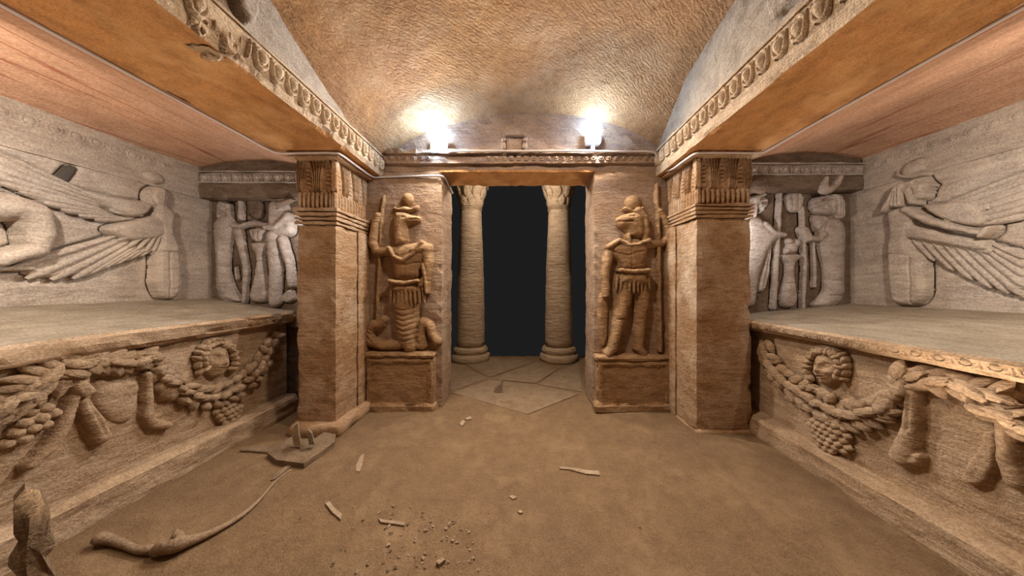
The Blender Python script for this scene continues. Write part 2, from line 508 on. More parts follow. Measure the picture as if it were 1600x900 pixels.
def rough_box(name, lo, hi, mat, parent=None, step=0.06, amp=0.004, chip=0.006, seed=0.0, taper=0.0, smooth=False, **kw):
    """box of cut stone: subdivided, uneven, with worn arrises; taper narrows the top"""
    lo = np.array(lo, float); hi = np.array(hi, float)
    n = [max(2, int(round((hi[i] - lo[i]) / step)) + 1) for i in range(3)]
    idx, vs, fs = {}, [], []
    def vid(i, j, k):
        if (i, j, k) in idx: return idx[(i, j, k)]
        t = np.array([i / (n[0] - 1), j / (n[1] - 1), k / (n[2] - 1)])
        p = lo + (hi - lo) * t
        ends = [(0 if t[a] == 0 else 1 if t[a] == 1 else None) for a in range(3)]
        c = (lo + hi) / 2
        p[0] = c[0] + (p[0] - c[0]) * (1 - taper * t[2]); p[1] = c[1] + (p[1] - c[1]) * (1 - taper * t[2])
        ne = sum(e is not None for e in ends)
        wv = float(fbm(p[0] * 7 + p[2] * 5 + seed, p[1] * 7 - p[2] * 6 + seed, 3))
        for a in range(3):
            if ends[a] is not None:
                sgn = 1 if ends[a] else -1
                p[a] += sgn * amp * wv
                if ne >= 2: p[a] -= sgn * chip * (0.5 + max(0, float(fbm(p[0] * 15 + seed + 9, p[1] * 15 + p[2] * 15, 2))))
        idx[(i, j, k)] = len(vs); vs.append(tuple(p)); return idx[(i, j, k)]
    for a in range(3):
        b, c = (a + 1) % 3, (a + 2) % 3
        for side in (0, n[a] - 1):
            for j in range(n[b] - 1):
                for k in range(n[c] - 1):
                    def q(jj, kk):
                        t = [0, 0, 0]; t[a] = side; t[b] = jj; t[c] = kk; return vid(*t)
                    f = (q(j, k), q(j + 1, k), q(j + 1, k + 1), q(j, k + 1))
                    fs.append(f if side else f[::-1])
    return obj(name, vs, fs, mat, parent, smooth=smooth, **kw)


def carved_surface(pl, parent, u0, u1, v0, v1, mat, res=0.009, depth=0.030):
    """the wall face itself, with the sculptor's cut around every raised outline"""
    nu, nv = int((u1 - u0) / res) + 1, int((v1 - v0) / res) + 1
    U, V = np.meshgrid(np.linspace(u0, u1, nu), np.linspace(v0, v1, nv))
    Uw = U + 0.003 * fbm(U * 14, V * 14, 2); Vw = V + 0.003 * fbm(U * 14 + 31, V * 14 + 11, 2)
    Z = 0.004 * fbm(U * 5, V * 8, 3) + 0.0012 * fbm(U * 25, V * 60, 2)
    cut = np.zeros(U.shape)
    for c in pl.cuts:
        if c[0] == 'poly': d = poly_sdf(Uw, Vw, c[1])
        else:
            d, t = seg_dist(Uw, Vw, c[1], c[2]); d = d - (c[3] * (1 - t) + c[4] * t)
        cut = np.maximum(cut, np.exp(-((np.maximum(d, 0) - 0.004) / 0.013) ** 2) * (d > -0.02))
    Z = Z - depth * cut
    W = pl.world(U, V, Z).reshape(-1, 3)
    obj('carved_surface', W.tolist(), grid_faces(nu, nv, flip=pl.flip()), mat, parent)

# ================================================================== THE SETTING
def fp(px, py):
    d = H * F / (py - CY)
    return ((px - CX) * d / F, d, 0.0)


def floor_z(x, y):
    z = 0.010 * fbm(np.asarray(x) * 1.3 + 4, np.asarray(y) * 1.3, 3) + 0.0035 * fbm(np.asarray(x) * 9, np.asarray(y) * 9, 3)
    z = z + 0.035 * np.exp(-((np.asarray(x) - 1.75) ** 2 / 0.16 + (np.asarray(y) - 2.45) ** 2 / 0.05))
    z = z + 0.03 * np.exp(-((np.asarray(x) + 2.25) ** 2 / 0.05))
    return z * np.clip((5.6 - np.asarray(y)) / 0.6, 0, 1) ** 0.5


xs = np.arange(-2.75, 2.651, 0.04); ys = np.concatenate([np.arange(-0.85, 5.5, 0.04), [5.56]])
X, Y = np.meshgrid(xs, ys)
Zf = floor_z(X, Y)
Yw = Y.copy(); Yw[-1] += 0.03 * fbm(X[-1] * 5, X[-1] * 0, 2)
v = np.stack([X, Yw, Zf], -1).reshape(-1, 3)
nb = len(v); edge = v[-len(xs):].copy(); edge[:, 2] = -0.25
fl_faces = grid_faces(len(xs), len(ys))
base = (len(ys) - 1) * len(xs)
fl_faces += [(base + i, base + i + 1, nb + i + 1, nb + i) for i in range(len(xs) - 1)]
FLOOR = obj('floor', np.vstack([v, edge]).tolist(), fl_faces, M_FLOOR, None, label='sandy trodden rock floor of the burial chamber', kind='structure')

zf = zoomed(660, 540, 5.333)
for P in ([(240, 392), (555, 288), (945, 325), (1310, 405), (880, 588)], [(562, 278), (955, 137), (1122, 200), (950, 314)],
          [(238, 155), (345, 168), (543, 276), (236, 380)], [(362, 160), (560, 108), (938, 132), (556, 268)],
          [(1140, 206), (1300, 150), (1335, 390), (962, 322)]):
    Q = [fp(*zf(*p)) for p in P]
    c = np.mean(np.array(Q), 0)
    Q = [tuple(c + (np.array(q) - c) * 0.985) for q in Q]
    zt = [float(floor_z(q[0], q[1])) + 0.007 for q in Q]
    zc = float(floor_z(c[0], c[1])) + 0.010
    n = len(Q)
    vs = [(q[0], q[1], z) for q, z in zip(Q, zt)] + [(q[0], q[1], -0.02) for q in Q] + [(c[0], c[1], zc)]
    fs = [(i, (i + 1) % n, 2 * n) for i in range(n)] + [((i + 1) % n, i, n + i, n + (i + 1) % n) for i in range(n)]
    obj('flagstone', vs, fs, M_FLAG, FLOOR, smooth=False)

# central sail vault
Ly, Lz = [-.9, .3, 1.0, 1.7, 2.1, 2.7, 3.0, 3.4], [2.74, 3.0, 3.12, 3.10, 2.98, 2.79, 2.73, 2.70]
Ry, Rz = [-.9, .3, 1.0, 1.7, 2.1, 2.7, 3.0, 3.4], [2.8, 3.1, 3.28, 3.32, 3.30, 3.18, 2.98, 2.72]


def vault_z(x, y):
    def sm(a, b): return (np.interp(y - .12, a, b) + np.interp(y, a, b) + np.interp(y + .12, a, b)) / 3
    L_, R_ = sm(Ly, Lz), sm(Ry, Rz)
    s = np.clip((x + 1.5) / 3.0, 0, 1)
    return L_ * (1 - s) + R_ * s + 0.44 * (1 - np.abs(x / 1.52) ** 2.6) + 0.012 * fbm(x * 2.2, y * 2.2 + 8, 3) + 0.004 * fbm(x * 11, y * 11, 2)


xs = np.arange(-1.72, 1.721, 0.035); ys = np.arange(-0.9, 3.36, 0.035)
X, Y = np.meshgrid(xs, ys)
obj('ceiling', np.stack([X, Y, vault_z(X, Y)], -1).reshape(-1, 3).tolist(), grid_faces(len(xs), len(ys), flip=True), M_CEIL, None,
    label='rough orange-brown vaulted rock ceiling over the chamber', kind='structure')

# wall with the doorway
WB = thing('wall_back', (0, DW, 0), 'rock wall with the square doorway opening', None, kind='structure')
rough_box('door_jamb', (-2.25, DW, -0.05), (-0.868, DW + 0.46, 2.60), M_JAMB, WB, seed=2, amp=0.006, chip=0.012)
rough_box('door_jamb', (0.791, DW, -0.05), (2.25, DW + 0.46, 2.60), M_JAMB, WB, seed=5, amp=0.006, chip=0.012)
rough_box('lintel', (-2.25, DW + 0.004, 2.585), (2.25, DW + 0.45, 3.62), M_DOORW, WB, seed=8, amp=0.008, chip=0.004)
rough_box('lintel_soffit', (-0.90, DW - 0.012, 2.572), (0.83, DW + 0.465, 2.60), M_SOFFIT, WB, seed=11, amp=0.005, chip=0.010)
rough_box('ledge', (-1.62, DW - 0.085, 2.745), (1.56, DW + 0.05, 2.80), M_DOORW, WB, seed=14, amp=0.010, chip=0.014, step=0.045)
rough_box('frieze_band', (-1.62, DW - 0.045, 2.655), (1.56, DW + 0.05, 2.75), M_DOORW, WB, seed=17, amp=0.005, chip=0.006)
E_DOOR = egg_mesh('egg_door', M_DOORW)
PD = Plane('y', DW - 0.045)
for k in range(39):
    x = -1.56 + k * 0.0805
    if -0.98 < x < -0.42: continue                 # worn away around the lamp
    inst('egg', E_DOOR, PD.matrix(x, 2.713, 0.0, 0, 0.066, 0.058, 0.022), WB)
rough_box('wall_rear', (-3.6, -1.0, -0.1), (3.6, -0.82, 3.6), M_PANEL, None, step=0.3, label='plain rock wall closing the chamber behind the viewer', kind='structure')

# niches left and right
XL, XR, YE, YP = -3.25, 3.45, 2.95, 3.09
NICHE = {}
for side, xw, ztop, zarch, beam_x, crown, sgn in (('left', XL, 2.50, 2.21, -2.19, 2.605, -1), ('right', XR, 2.59, 2.29, 2.13, 2.685, 1)):
    a, b = sorted((xw + sgn * 0.045, xw + sgn * 0.25))
    W_ = rough_box('wall_' + side, (a, -0.85, 0.0), (b, 3.3, 2.75), M_NICHE, None, step=0.07, amp=0.006, chip=0.0, seed=20 + sgn,
                   label='pale grey carved wall at the back of the %s burial niche' % side, kind='structure')
    a, b = sorted((xw - sgn * 0.018, xw + sgn * 0.06))
    rough_box('frieze_band', (a, -0.8, zarch), (b, YE + 0.02, ztop + 0.05), M_NICHE, W_, step=0.07, amp=0.004, chip=0.004, seed=23 + sgn)
    eg = egg_mesh('egg_niche_' + side, M_NICHE)
    pf = Plane('x', xw - sgn * 0.018)
    for k in range(15):
        inst('egg', eg, pf.matrix(1.42 + k * 0.103, ztop - 0.075, -0.002, math.pi if sgn > 0 else 0, 0.088, 0.085 * (-1 if sgn > 0 else 1), 0.014), W_)
    # vault of the niche
    n = 15
    vs, ys = [], np.arange(-0.85, YP + 0.1, 0.05)
    for y in ys:
        for i in range(n):
            t = i / (n - 1); x = beam_x + (xw + sgn * 0.05 - beam_x) * t
            z0 = 2.545 + (ztop - 2.545) * t; mid = crown - (2.545 + ztop) / 2
            vs.append((x, y, z0 + mid * (1 - (2 * t - 1) ** 2) + 0.006 * float(fbm(x * 4, y * 2.5, 3))))
    obj('ceiling_' + side, vs, grid_faces(n, len(ys), flip=(sgn > 0)), M_PINK, None, label='low pinkish vault with red veins over the %s burial niche' % side, kind='structure')
    # end wall: recessed panel, architrave, row of eggs, lunette
    a, b = sorted((xw + sgn * 0.1, sgn * 1.75))
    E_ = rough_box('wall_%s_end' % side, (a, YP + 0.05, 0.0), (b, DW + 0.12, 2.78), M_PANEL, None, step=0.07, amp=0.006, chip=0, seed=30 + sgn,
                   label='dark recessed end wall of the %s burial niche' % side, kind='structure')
    z1 = zarch + 0.006; z2 = z1 + 0.145; z3 = z2 + 0.012; z4 = z3 + 0.098
    a, b = sorted((xw + sgn * 0.02, sgn * 1.95))
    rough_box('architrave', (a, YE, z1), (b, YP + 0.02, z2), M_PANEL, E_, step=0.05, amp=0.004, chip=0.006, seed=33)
    rough_box('fillet', (a, YE - 0.012, z2), (b, YP + 0.02, z3 + 0.004), M_FIG, E_, step=0.05, amp=0.003, chip=0.004, seed=35)
    rough_box('egg_band', (a, YE + 0.012, z3), (b, YP + 0.02, z4), M_FIG, E_, step=0.05, amp=0.003, chip=0.004, seed=36)
    rough_box('fillet', (a, YE - 0.014, z4), (b, YP + 0.02, z4 + 0.016), M_FIG, E_, step=0.05, amp=0.003, chip=0.004, seed=37)
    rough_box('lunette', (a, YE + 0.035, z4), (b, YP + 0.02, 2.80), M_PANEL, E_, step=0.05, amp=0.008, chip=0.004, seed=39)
    eg2 = egg_mesh('egg_end_' + side, M_FIG)
    pe = Plane('y', YE + 0.012)
    nE = 12
    for k in range(nE):
        x = xw - sgn * (0.07 + k * 0.105)
        inst('egg', eg2, pe.matrix(x, (z3 + z4) / 2, 0.0, 0, 0.085, 0.088, 0.036), E_)
        x -= sgn * 0.0525
        inst('dart', eg2, pe.matrix(x, (z3 + z4) / 2, 0.0, 0.12, 0.018, 0.085, 0.034), E_)
    NICHE[side] = (W_, E_, a, b, z1)

# beams on the pillars: flat soffit, row of eggs on the inner face
EGG_BEAM = egg_mesh('egg_beam', M_FASCIA)
RIBP = pieces_for(M_FASCIA, 'beam')
for nm, prof, zc, hgt, sp, sgn, lab in (
        ('trim_1', [(-1.535, 2.53), (-1.512, 2.565), (-1.505, 2.72), (-1.55, 2.735), (-1.50, 3.7), (-2.19, 3.7), (-2.19, 2.53)], 2.645, 0.135, 0.112, -1, 'left'),
        ('trim_2', [(1.475, 2.53), (1.462, 2.60), (1.452, 2.765), (1.50, 2.78), (1.47, 3.7), (2.13, 3.7), (2.13, 2.53)], 2.685, 0.145, 0.115, 1, 'right')):
    pk = lambda e: {0: 1, 1: 1, 2: 1, 3: 2, 6: 0}.get(e, 0)
    B = extrude_y(nm, prof, -0.83, DW + 0.05, M_SOFFIT, None, step=0.03, amp=0.005, chip=0.020, mats=[M_FASCIA, M_LUNETTE], pick=pk, sub=0.035,
                  label='long rock-cut beam with egg ornament along the %s niche' % lab, kind='structure')
    pb = Plane('x', sgn * (1.505 if sgn < 0 else 1.457))
    k = 0; y = DW - 0.07
    while y > 0.9:
        broken = sgn < 0 and 1.38 < y < 1.62
        if not broken:
            inst('egg', EGG_BEAM, pb.matrix(y, zc, -0.004, math.pi if sgn > 0 else 0, 0.098, hgt * (-1 if sgn > 0 else 1), 0.052), B)
            for q in (-0.012, 0.012):
                inst('dart', RIBP['rib'], pb.matrix(y - sp / 2 + q, zc + hgt * 0.42, 0.0, -math.pi / 2 + q * 14, hgt * 0.85, 0.018, 0.034), B)
        y -= sp
    # narrow raised fillet above the eggs
    a, b = sorted((sgn * (1.49 if sgn < 0 else 1.435), sgn * 1.56))
    rough_box('fillet', (a, 0.5, zc + hgt * 0.56), (b, DW, zc + hgt * 0.56 + 0.022), M_FASCIA, B, step=0.04, amp=0.004, chip=0.006, seed=44)
# broken patch on the left beam and worn reliefs on the two lunettes above the beams
B1 = bpy.data.objects['trim_1']; B2 = bpy.data.objects['trim_2']


def lump(name, c, r, mat, parent=None, n=10, amp=0.25, seed=0.0, flat=False, squash=(1, 1, 1), rot=None, **kw):
    vs, fs = [], []
    for j in range(n + 1):
        th = math.pi * j / n
        for i in range(2 * n):
            ph = math.pi * i / n
            d = Vector((math.sin(th) * math.cos(ph), math.sin(th) * math.sin(ph), math.cos(th)))
            k = 1 + amp * float(fbm(d.x * 1.7 + d.z * 1.1 + seed, d.y * 1.7 - d.z * 0.9 + seed * 2, 3))
            p = Vector((d.x * r[0] * k, d.y * r[1] * k, d.z * r[2] * k))
            if rot: p = Matrix.Rotation(rot, 3, 'Z') @ p
            vs.append((c[0] + p.x, c[1] + p.y, c[2] + p.z))
    m = 2 * n
    for j in range(n):
        for i in range(m):
            fs.append((j * m + i, (j + 1) * m + i, (j + 1) * m + (i + 1) % m, j * m + (i + 1) % m))
    return obj(name, vs, fs, mat, parent, smooth=not flat, **kw)


for k in range(9):
    y = 1.37 + 0.028 * k
    lump('broken_patch', (-1.52 - 0.02 * random.random(), y, 2.56 + 0.10 * random.random()), (0.03, 0.03, 0.035), M_FASCIA, B1, n=6, amp=0.5, seed=k * 1.3, flat=True)
lump('broken_patch', (-1.60, 1.50, 2.53), (0.06, 0.05, 0.02), M_FASCIA, B1, n=8, amp=0.6, seed=4.4, flat=True)
PL1 = Plane('x', -1.545); PL2 = Plane('x', 1.497)
IDN = lambda x, y: (x, y)
relief('worn_carving', PL1, IDN, 1, [('poly', [(352, -30), (392, -25), (393, 18), (386, 44), (372, 36), (356, 8)], 0.07, 9)], M_LUNETTE, B1, res=0.008, warp=0.01)
relief('worn_carving', PL2, IDN, 1, [('poly', [(1206, 8), (1216, -12), (1250, -40), (1262, -12), (1238, 12), (1213, 36)], 0.06, 9)], M_LUNETTE, B2, res=0.008, warp=0.01)

# ================================================================== PILLARS
def pillar(label, x_in, x_out, zr0, zr1, zc1, sgn, base):
    lo, hi = sorted((x_in, x_out)); yf = 2.66
    t = thing('pillar', ((lo + hi) / 2, 2.94, 0), label, 'pillar', 'pillars flanking the doorway wall')
    sh = rough_box('shaft', (lo, yf, 0.0), (hi, DW + 0.02, zr0), M_PILLAR, t, step=0.045, amp=0.006, chip=0.012, seed=50 + sgn)
    rough_box('facing_strip', (min(x_in, x_in - sgn * 0.022), 2.99, 0.0), (max(x_in, x_in - sgn * 0.022), DW, zr0), M_PILLAR, sh, step=0.05, amp=0.004, chip=0.008, seed=55)
    for k in range(4):                             # ring mouldings under the capital
        e = 0.012 + 0.004 * k; dz = (zr1 - zr0) / 4
        rough_box('moulding', (lo - e, yf - e, zr0 + dz * k), (hi + e, DW, zr0 + dz * (k + 0.86)), M_PILLAR, t, step=0.05, amp=0.003, chip=0.006, seed=60 + k)
    cap = rough_box('capital', (lo + 0.028, yf + 0.028, zr0), (hi - 0.028, DW, zc1 + 0.02), M_PILLAR, t, step=0.05, amp=0.003, chip=0.003, seed=66)
    rough_box('abacus', (lo - 0.055, yf - 0.055, zc1), (hi + 0.055, DW + 0.02, 2.535), M_PILLAR, t, step=0.05, amp=0.004, chip=0.010, seed=68)
    ps = PILL
    zmid = zr1 + (zc1 - zr1) * 0.36
    for pl, u0, u1 in ((Plane('y', yf + 0.03), lo, hi), (Plane('x', x_in + sgn * 0.03), yf, DW - 0.03)):
        wd = u1 - u0
        nt = 9 if wd < 0.45 else 11
        for k in range(nt):                        # lower row of upright leaves
            inst('leaf', ps['tongue'], pl.matrix(u0 + wd * (k + .5) / nt, zr1, -0.004, math.pi / 2, zmid - zr1, wd / nt * 0.88, 0.046), cap)
        nf = 2 if wd < 0.45 else 3
        for f_ in range(nf + 1):                   # flaring ribbed stems
            uc = u0 + wd * f_ / nf
            for r_ in range(-2, 3):
                uu = uc + r_ * wd / nf * 0.085
                if uu < u0 - 0.002 or uu > u1 + 0.002: continue
                a = math.pi / 2 - r_ * 0.11
                sg = 1 if pl.flip() else -1
                inst('rib', PBENT[r_ * sg], pl.matrix(uu, zmid - 0.008, 0.0, math.pi / 2, (zc1 - zmid) * 1.02, wd / nf * 0.085, 0.046), cap)
            if f_ < nf:                            # ribbed bud between the stems
                um = uc + wd / nf / 2
                for q in range(5):
                    inst('bud_ring', ps['rib'], pl.matrix(um - wd / nf * 0.15 * (1.1 - 0.1 * q), zmid + (zc1 - zmid) * (0.14 + 0.14 * q), -0.004, 0, wd / nf * 0.30 * (1.1 - 0.1 * q), 0.030, 0.024), cap)
    if base:
        rough_box('base', (lo - 0.02, yf - 0.10, -0.02), (hi + 0.085, DW, 0.115), M_PILLAR, t, step=0.04, amp=0.012, chip=0.02, seed=71, smooth=True)
    else:
        rough_box('base', (lo - 0.01, yf - 0.03, -0.05), (hi + 0.02, DW, 0.035), M_PILLAR, t, step=0.04, amp=0.012, chip=0.02, seed=73, smooth=True)
    return t


PILL = pieces_for(M_PILLAR, 'pillar')
PBENT = {k: bent_rib('bent_rib', M_PILLAR, k * 1.1) for k in range(-3, 4)}
pillar('square sandstone pillar with leaf capital and base slab beside the serpent-legged relief', -1.677, -2.035, 1.885, 2.045, 2.475, -1, True)
pillar('wider square sandstone pillar with leaf capital beside the jackal-headed relief', 1.579, 2.08, 1.95, 2.085, 2.495, 1, False)

# ================================================================== COLUMNS BEYOND THE DOORWAY
COLP = pieces_for(M_COLUMN, 'column')
for cx, lab in ((-0.91, 'round stone column with leaf capital seen through the left side of the doorway'),
                (0.668, 'round stone column with leaf capital seen through the right side of the doorway')):
    cy = 5.28
    t = thing('column', (cx, cy, 0), lab, 'column', 'round columns beyond the doorway')
    b = lathe('base', [(0.325, -0.02), (0.335, 0.04), (0.33, 0.11), (0.30, 0.125), (0.285, 0.135), (0.29, 0.15), (0.305, 0.18), (0.295, 0.225), (0.265, 0.25), (0.25, 0.255)], (cx, cy, 0), M_COLUMN, t, wob=0.022)
    prof = [(0.245 - 0.062 * (z / 2.45) ** 1.3 + 0.010 * math.sin(z * 1.3), 0.25 + z) for z in np.linspace(0, 2.42, 26)]
    lathe('shaft', prof, (cx, cy, 0), M_COLUMN, t, n=44, wob=0.012)
    for k in range(3):
        lathe('neck_ring', [(0.178, 2.655 + k * 0.028), (0.198, 2.66 + k * 0.028), (0.200, 2.672 + k * 0.028), (0.178, 2.68 + k * 0.028)], (cx, cy, 0), M_COLUMN, t, wob=0.006)
    cp = lathe('capital', [(0.178, 2.72), (0.19, 2.80), (0.205, 2.92), (0.235, 3.02), (0.275, 3.10), (0.28, 3.13)], (cx, cy, 0), M_COLUMN, t, wob=0.01)
    rough_box('abacus', (cx - 0.29, cy - 0.29, 3.12), (cx + 0.29, cy + 0.29, 3.24), M_COLUMN, t, step=0.06, amp=0.006, chip=0.012, seed=80)
    for row, (z0, L, r0, lean, num, off) in enumerate(((2.73, 0.20, 0.185, 0.10, 9, 0.0), (2.86, 0.24, 0.20, 0.36, 9, 0.5))):
        for k in range(num):
            a = 2 * math.pi * (k + off) / num
            out = Vector((math.cos(a), math.sin(a), 0)); up = (Vector((0, 0, 1)) + out * lean).normalized(); sd = up.cross(out).normalized(); nn = sd.cross(up).normalized()
            if nn.dot(out) < 0: nn = -nn
            m = Matrix.Identity(4); p = Vector((cx, cy, z0)) + out * r0
            s2 = nn.cross(up)
            for i in range(3):
                m[i][0] = up[i] * L; m[i][1] = s2[i] * 0.115; m[i][2] = nn[i] * 0.05; m[i][3] = p[i]
            inst('leaf', COLP['leaf'], m, cp)

# ================================================================== PEDESTALS
def pedestal(label, px0, px1, py0, py1):
    P = Plane('y', DW); (u0, v1), (u1, v0) = P.uv(px0, py0), P.uv(px1, py1)
    v0 = -0.02
    t = thing('pedestal', ((u0 + u1) / 2, DW - 0.06, 0), label, 'pedestal', 'pedestals under the doorway reliefs')
    rough_box('body', (u0 + 0.015, DW - 0.10, v0), (u1 - 0.015, DW + 0.03, v1 - 0.05), M_RELIEF, t, step=0.035, amp=0.006, chip=0.014, seed=u0)
    rough_box('cap', (u0, DW - 0.125, v1 - 0.06), (u1, DW + 0.03, v1), M_RELIEF, t, step=0.03, amp=0.007, chip=0.014, seed=u0 + 3)
    rough_box('foot', (u0 - 0.005, DW - 0.13, v0), (u1 + 0.005, DW + 0.03, 0.095), M_RELIEF, t, step=0.03, amp=0.012, chip=0.022, seed=u0 + 5)
    fr = 0.05
    for a, b, c, d in ((u0 + 0.03, u0 + 0.03 + fr, 0.10, v1 - 0.06), (u1 - 0.03 - fr, u1 - 0.03, 0.10, v1 - 0.06), (u0 + 0.03, u1 - 0.03, v1 - 0.12, v1 - 0.065)):
        rough_box('frame_strip', (a, DW - 0.118, c), (b, DW - 0.06, d), M_RELIEF, t, step=0.035, amp=0.006, chip=0.010, seed=a * 3 + c)
    return t, v1


pedestal('worn block pedestal under the serpent-legged guardian relief', 576, 684, 547, 637)
pedestal('panelled block pedestal under the jackal-headed guardian relief', 927, 1044, 552, 637)

# ================================================================== CARVED FIGURES
def limb(pts, h): return ('limb', pts, h)
def poly(pts, h, R): return ('poly', pts, h, R)
def ell(x, y, rx, ry, h): return ('ell', x, y, rx, ry, h)
def groove(pts, wd, dp): return ('groove', pts, wd, dp)


def piece(name, me, pl, M, A, B, width, out, raise_, parent):
    """a leaf, feather or strip laid on the wall from A to B"""
    a = pl.uv(*M(*A)); b = pl.uv(*M(*B))
    if hasattr(pl, 'cuts') and name == 'feather': pl.cuts.append(('limb', a, b, width * .3, width * .38))
    L = math.hypot(b[0] - a[0], b[1] - a[1]); ang = math.atan2(b[1] - a[1], b[0] - a[0])
    return inst(name, me, pl.matrix(a[0], a[1], raise_, ang, L, width, out), parent)


RP = pieces_for(M_RELIEF, 'relief'); NP = pieces_for(M_NICHE, 'niche'); FP_ = pieces_for(M_FIG, 'figure')
PDW = Plane('y', DW)
ZS = 2.432
# --- serpent-legged guardian, left of the doorway
ZA = zoomed(560, 270, ZS)
g = thing('guardian_relief', (-1.28, DW - 0.03, 0.63), 'carved serpent-legged guardian in armour holding a staff, left of the doorway', 'relief', 'guardian reliefs beside the doorway')
relief('body', PDW, ZA, ZS, [
    poly([(140, 170), (150, 150), (182, 150), (215, 165), (242, 170), (243, 188), (215, 198), (192, 202), (188, 230), (198, 272), (148, 288), (140, 250), (138, 200)], 0.105, 24),
    poly([(126, 292), (158, 272), (200, 270), (246, 260), (274, 288), (276, 330), (252, 352), (242, 415), (134, 415), (140, 360), (131, 320)], 0.11, 40),
    limb([(145, 300, 20), (78, 300, 18), (62, 268, 17), (72, 195, 14), (82, 168, 14)], 0.09),
    limb([(260, 292, 24), (270, 340, 18), (264, 400, 15), (246, 425, 14)], 0.115),
    limb([(185, 470, 48), (188, 560, 46), (192, 620, 42), (205, 655, 30)], 0.12),
    limb([(195, 640, 26), (145, 652, 20), (95, 655, 19), (55, 640, 21), (44, 608, 19), (60, 578, 20), (92, 572, 19), (104, 556, 14)], 0.085),
    limb([(210, 645, 24), (248, 655, 18), (238, 610, 19), (250, 568, 18), (274, 578, 16), (282, 612, 15), (302, 640, 16)], 0.085),
    groove([(205, 184), (245, 180)], 3, 0.02), groove([(178, 175), (188, 175)], 4, 0.015),
    groove([(140, 345), (190, 352), (240, 345)], 4, 0.012), groove([(190, 330), (188, 400)], 3, 0.010),
    groove([(180, 398), (186, 398)], 5, 0.018)]
    + [groove([(140, 510 + 19 * k), (188, 522 + 19 * k), (235, 508 + 19 * k)], 4, 0.012) for k in range(7)]
    + [groove([(30 + 14 * k, 600 - 3 * k), (62 + 12 * k, 640 - 5 * k)], 3, 0.010) for k in range(4)]
    + [groove([(70, 178 + 8 * k), (94, 174 + 8 * k)], 2.2, 0.008) for k in range(3)], M_RELIEF, g)
relief('skirt', PDW, ZA, ZS, [poly([(136, 408), (240, 408), (256, 470), (130, 470)], 0.135, 40)], M_RELIEF, g)
for k in range(9):
    x = 138 + k * 14.5
    piece('skirt_strip', RP['tongue'], PDW, ZA, (x - (188 - x) * -0.02, 432), (x + (x - 190) * 0.10, 500), 0.034, 0.03, 0.112 - abs(k - 4) * 0.009, g)
relief('belt', PDW, ZA, ZS, [limb([(136, 412, 8), (188, 420, 9), (240, 411, 8)], 0.145)], M_RELIEF, g)
relief('cloak', PDW, ZA, ZS, [limb([(132, 290, 9), (150, 322, 9), (185, 337, 10), (220, 312, 10), (250, 270, 10)], 0.132), limb([(220, 300, 14), (262, 290, 24)], 0.13)], M_RELIEF, g)
relief('headdress', PDW, ZA, ZS, [poly([(134, 124), (152, 140), (182, 126), (206, 140), (236, 118), (230, 152), (146, 155)], 0.075, 12), ell(190, 102, 21, 25, 0.07)], M_RELIEF, g)
relief('staff', PDW, ZA, ZS, [limb([(103, 88, 2.5), (100, 112, 7), (94, 135, 5), (90, 200, 6), (75, 560, 6)], 0.045)], M_RELIEF, g, res=0.005)
relief('sword', PDW, ZA, ZS, [limb([(256, 352, 7), (266, 400, 7), (270, 455, 5)], 0.13)], M_RELIEF, g, res=0.005)
# --- jackal-headed guardian, right of the doorway
ZB = zoomed(910, 270, ZS)
g = thing('guardian_relief', (1.18, DW - 0.03, 0.60), 'carved jackal-headed guardian standing in a pleated kilt with a spear, right of the doorway', 'relief', 'guardian reliefs beside the doorway')
relief('body', PDW, ZB, ZS, [
    poly([(122, 176), (150, 162), (185, 150), (215, 158), (230, 190), (234, 240), (215, 258), (172, 250), (165, 225), (140, 214), (126, 200)], 0.115, 26),
    poly([(90, 288), (112, 264), (160, 250), (215, 250), (242, 268), (244, 300), (233, 340), (231, 378), (133, 378), (130, 340), (104, 322)], 0.12, 40),
    limb([(106, 292, 20), (90, 340, 18), (84, 380, 16), (86, 440, 14), (84, 466, 14)], 0.095),
    limb([(228, 274, 15), (298, 268, 15), (324, 250, 17), (318, 200, 15), (292, 150, 15)], 0.07),
    limb([(160, 420, 36), (149, 500, 31), (132, 560, 25), (118, 620, 20), (108, 664, 18), (90, 682, 16)], 0.12),
    limb([(216, 420, 36), (221, 500, 29), (212, 560, 23), (208, 620, 20), (206, 662, 17), (222, 682, 16)], 0.105),
    groove([(126, 190), (178, 193)], 3, 0.02), groove([(172, 172), (186, 172)], 4, 0.016),
    groove([(112, 305), (160, 318), (215, 302)], 4, 0.012), groove([(172, 262), (176, 360)], 3, 0.010),
    groove([(135, 345), (180, 352), (232, 345)], 3, 0.008), groove([(118, 552), (150, 556)], 4, 0.01), groove([(196, 552), (230, 552)], 4, 0.01)]
    + [groove([(278 + 3 * k, 148 + 9 * k), (306, 142 + 9 * k)], 2.2, 0.008) for k in range(3)], M_RELIEF, g)
relief('skirt', PDW, ZB, ZS, [poly([(132, 368), (232, 368), (252, 425), (242, 440), (116, 436), (120, 405)], 0.145, 40)], M_RELIEF, g)
for k in range(9):
    x = 124 + k * 14
    piece('skirt_strip', RP['tongue'], PDW, ZB, (x, 392), (x + (x - 182) * 0.10, 458 - abs(k - 4) * 3), 0.033, 0.032, 0.122 - abs(k - 4) * 0.009, g)
relief('belt', PDW, ZB, ZS, [limb([(132, 372, 8), (182, 378, 9), (233, 372, 8)], 0.155)], M_RELIEF, g)
relief('headcloth', PDW, ZB, ZS, [limb([(205, 148, 14), (228, 175, 14), (234, 225, 14), (226, 272, 10)], 0.105), limb([(165, 240, 8), (168, 268, 7)], 0.12)], M_RELIEF, g)
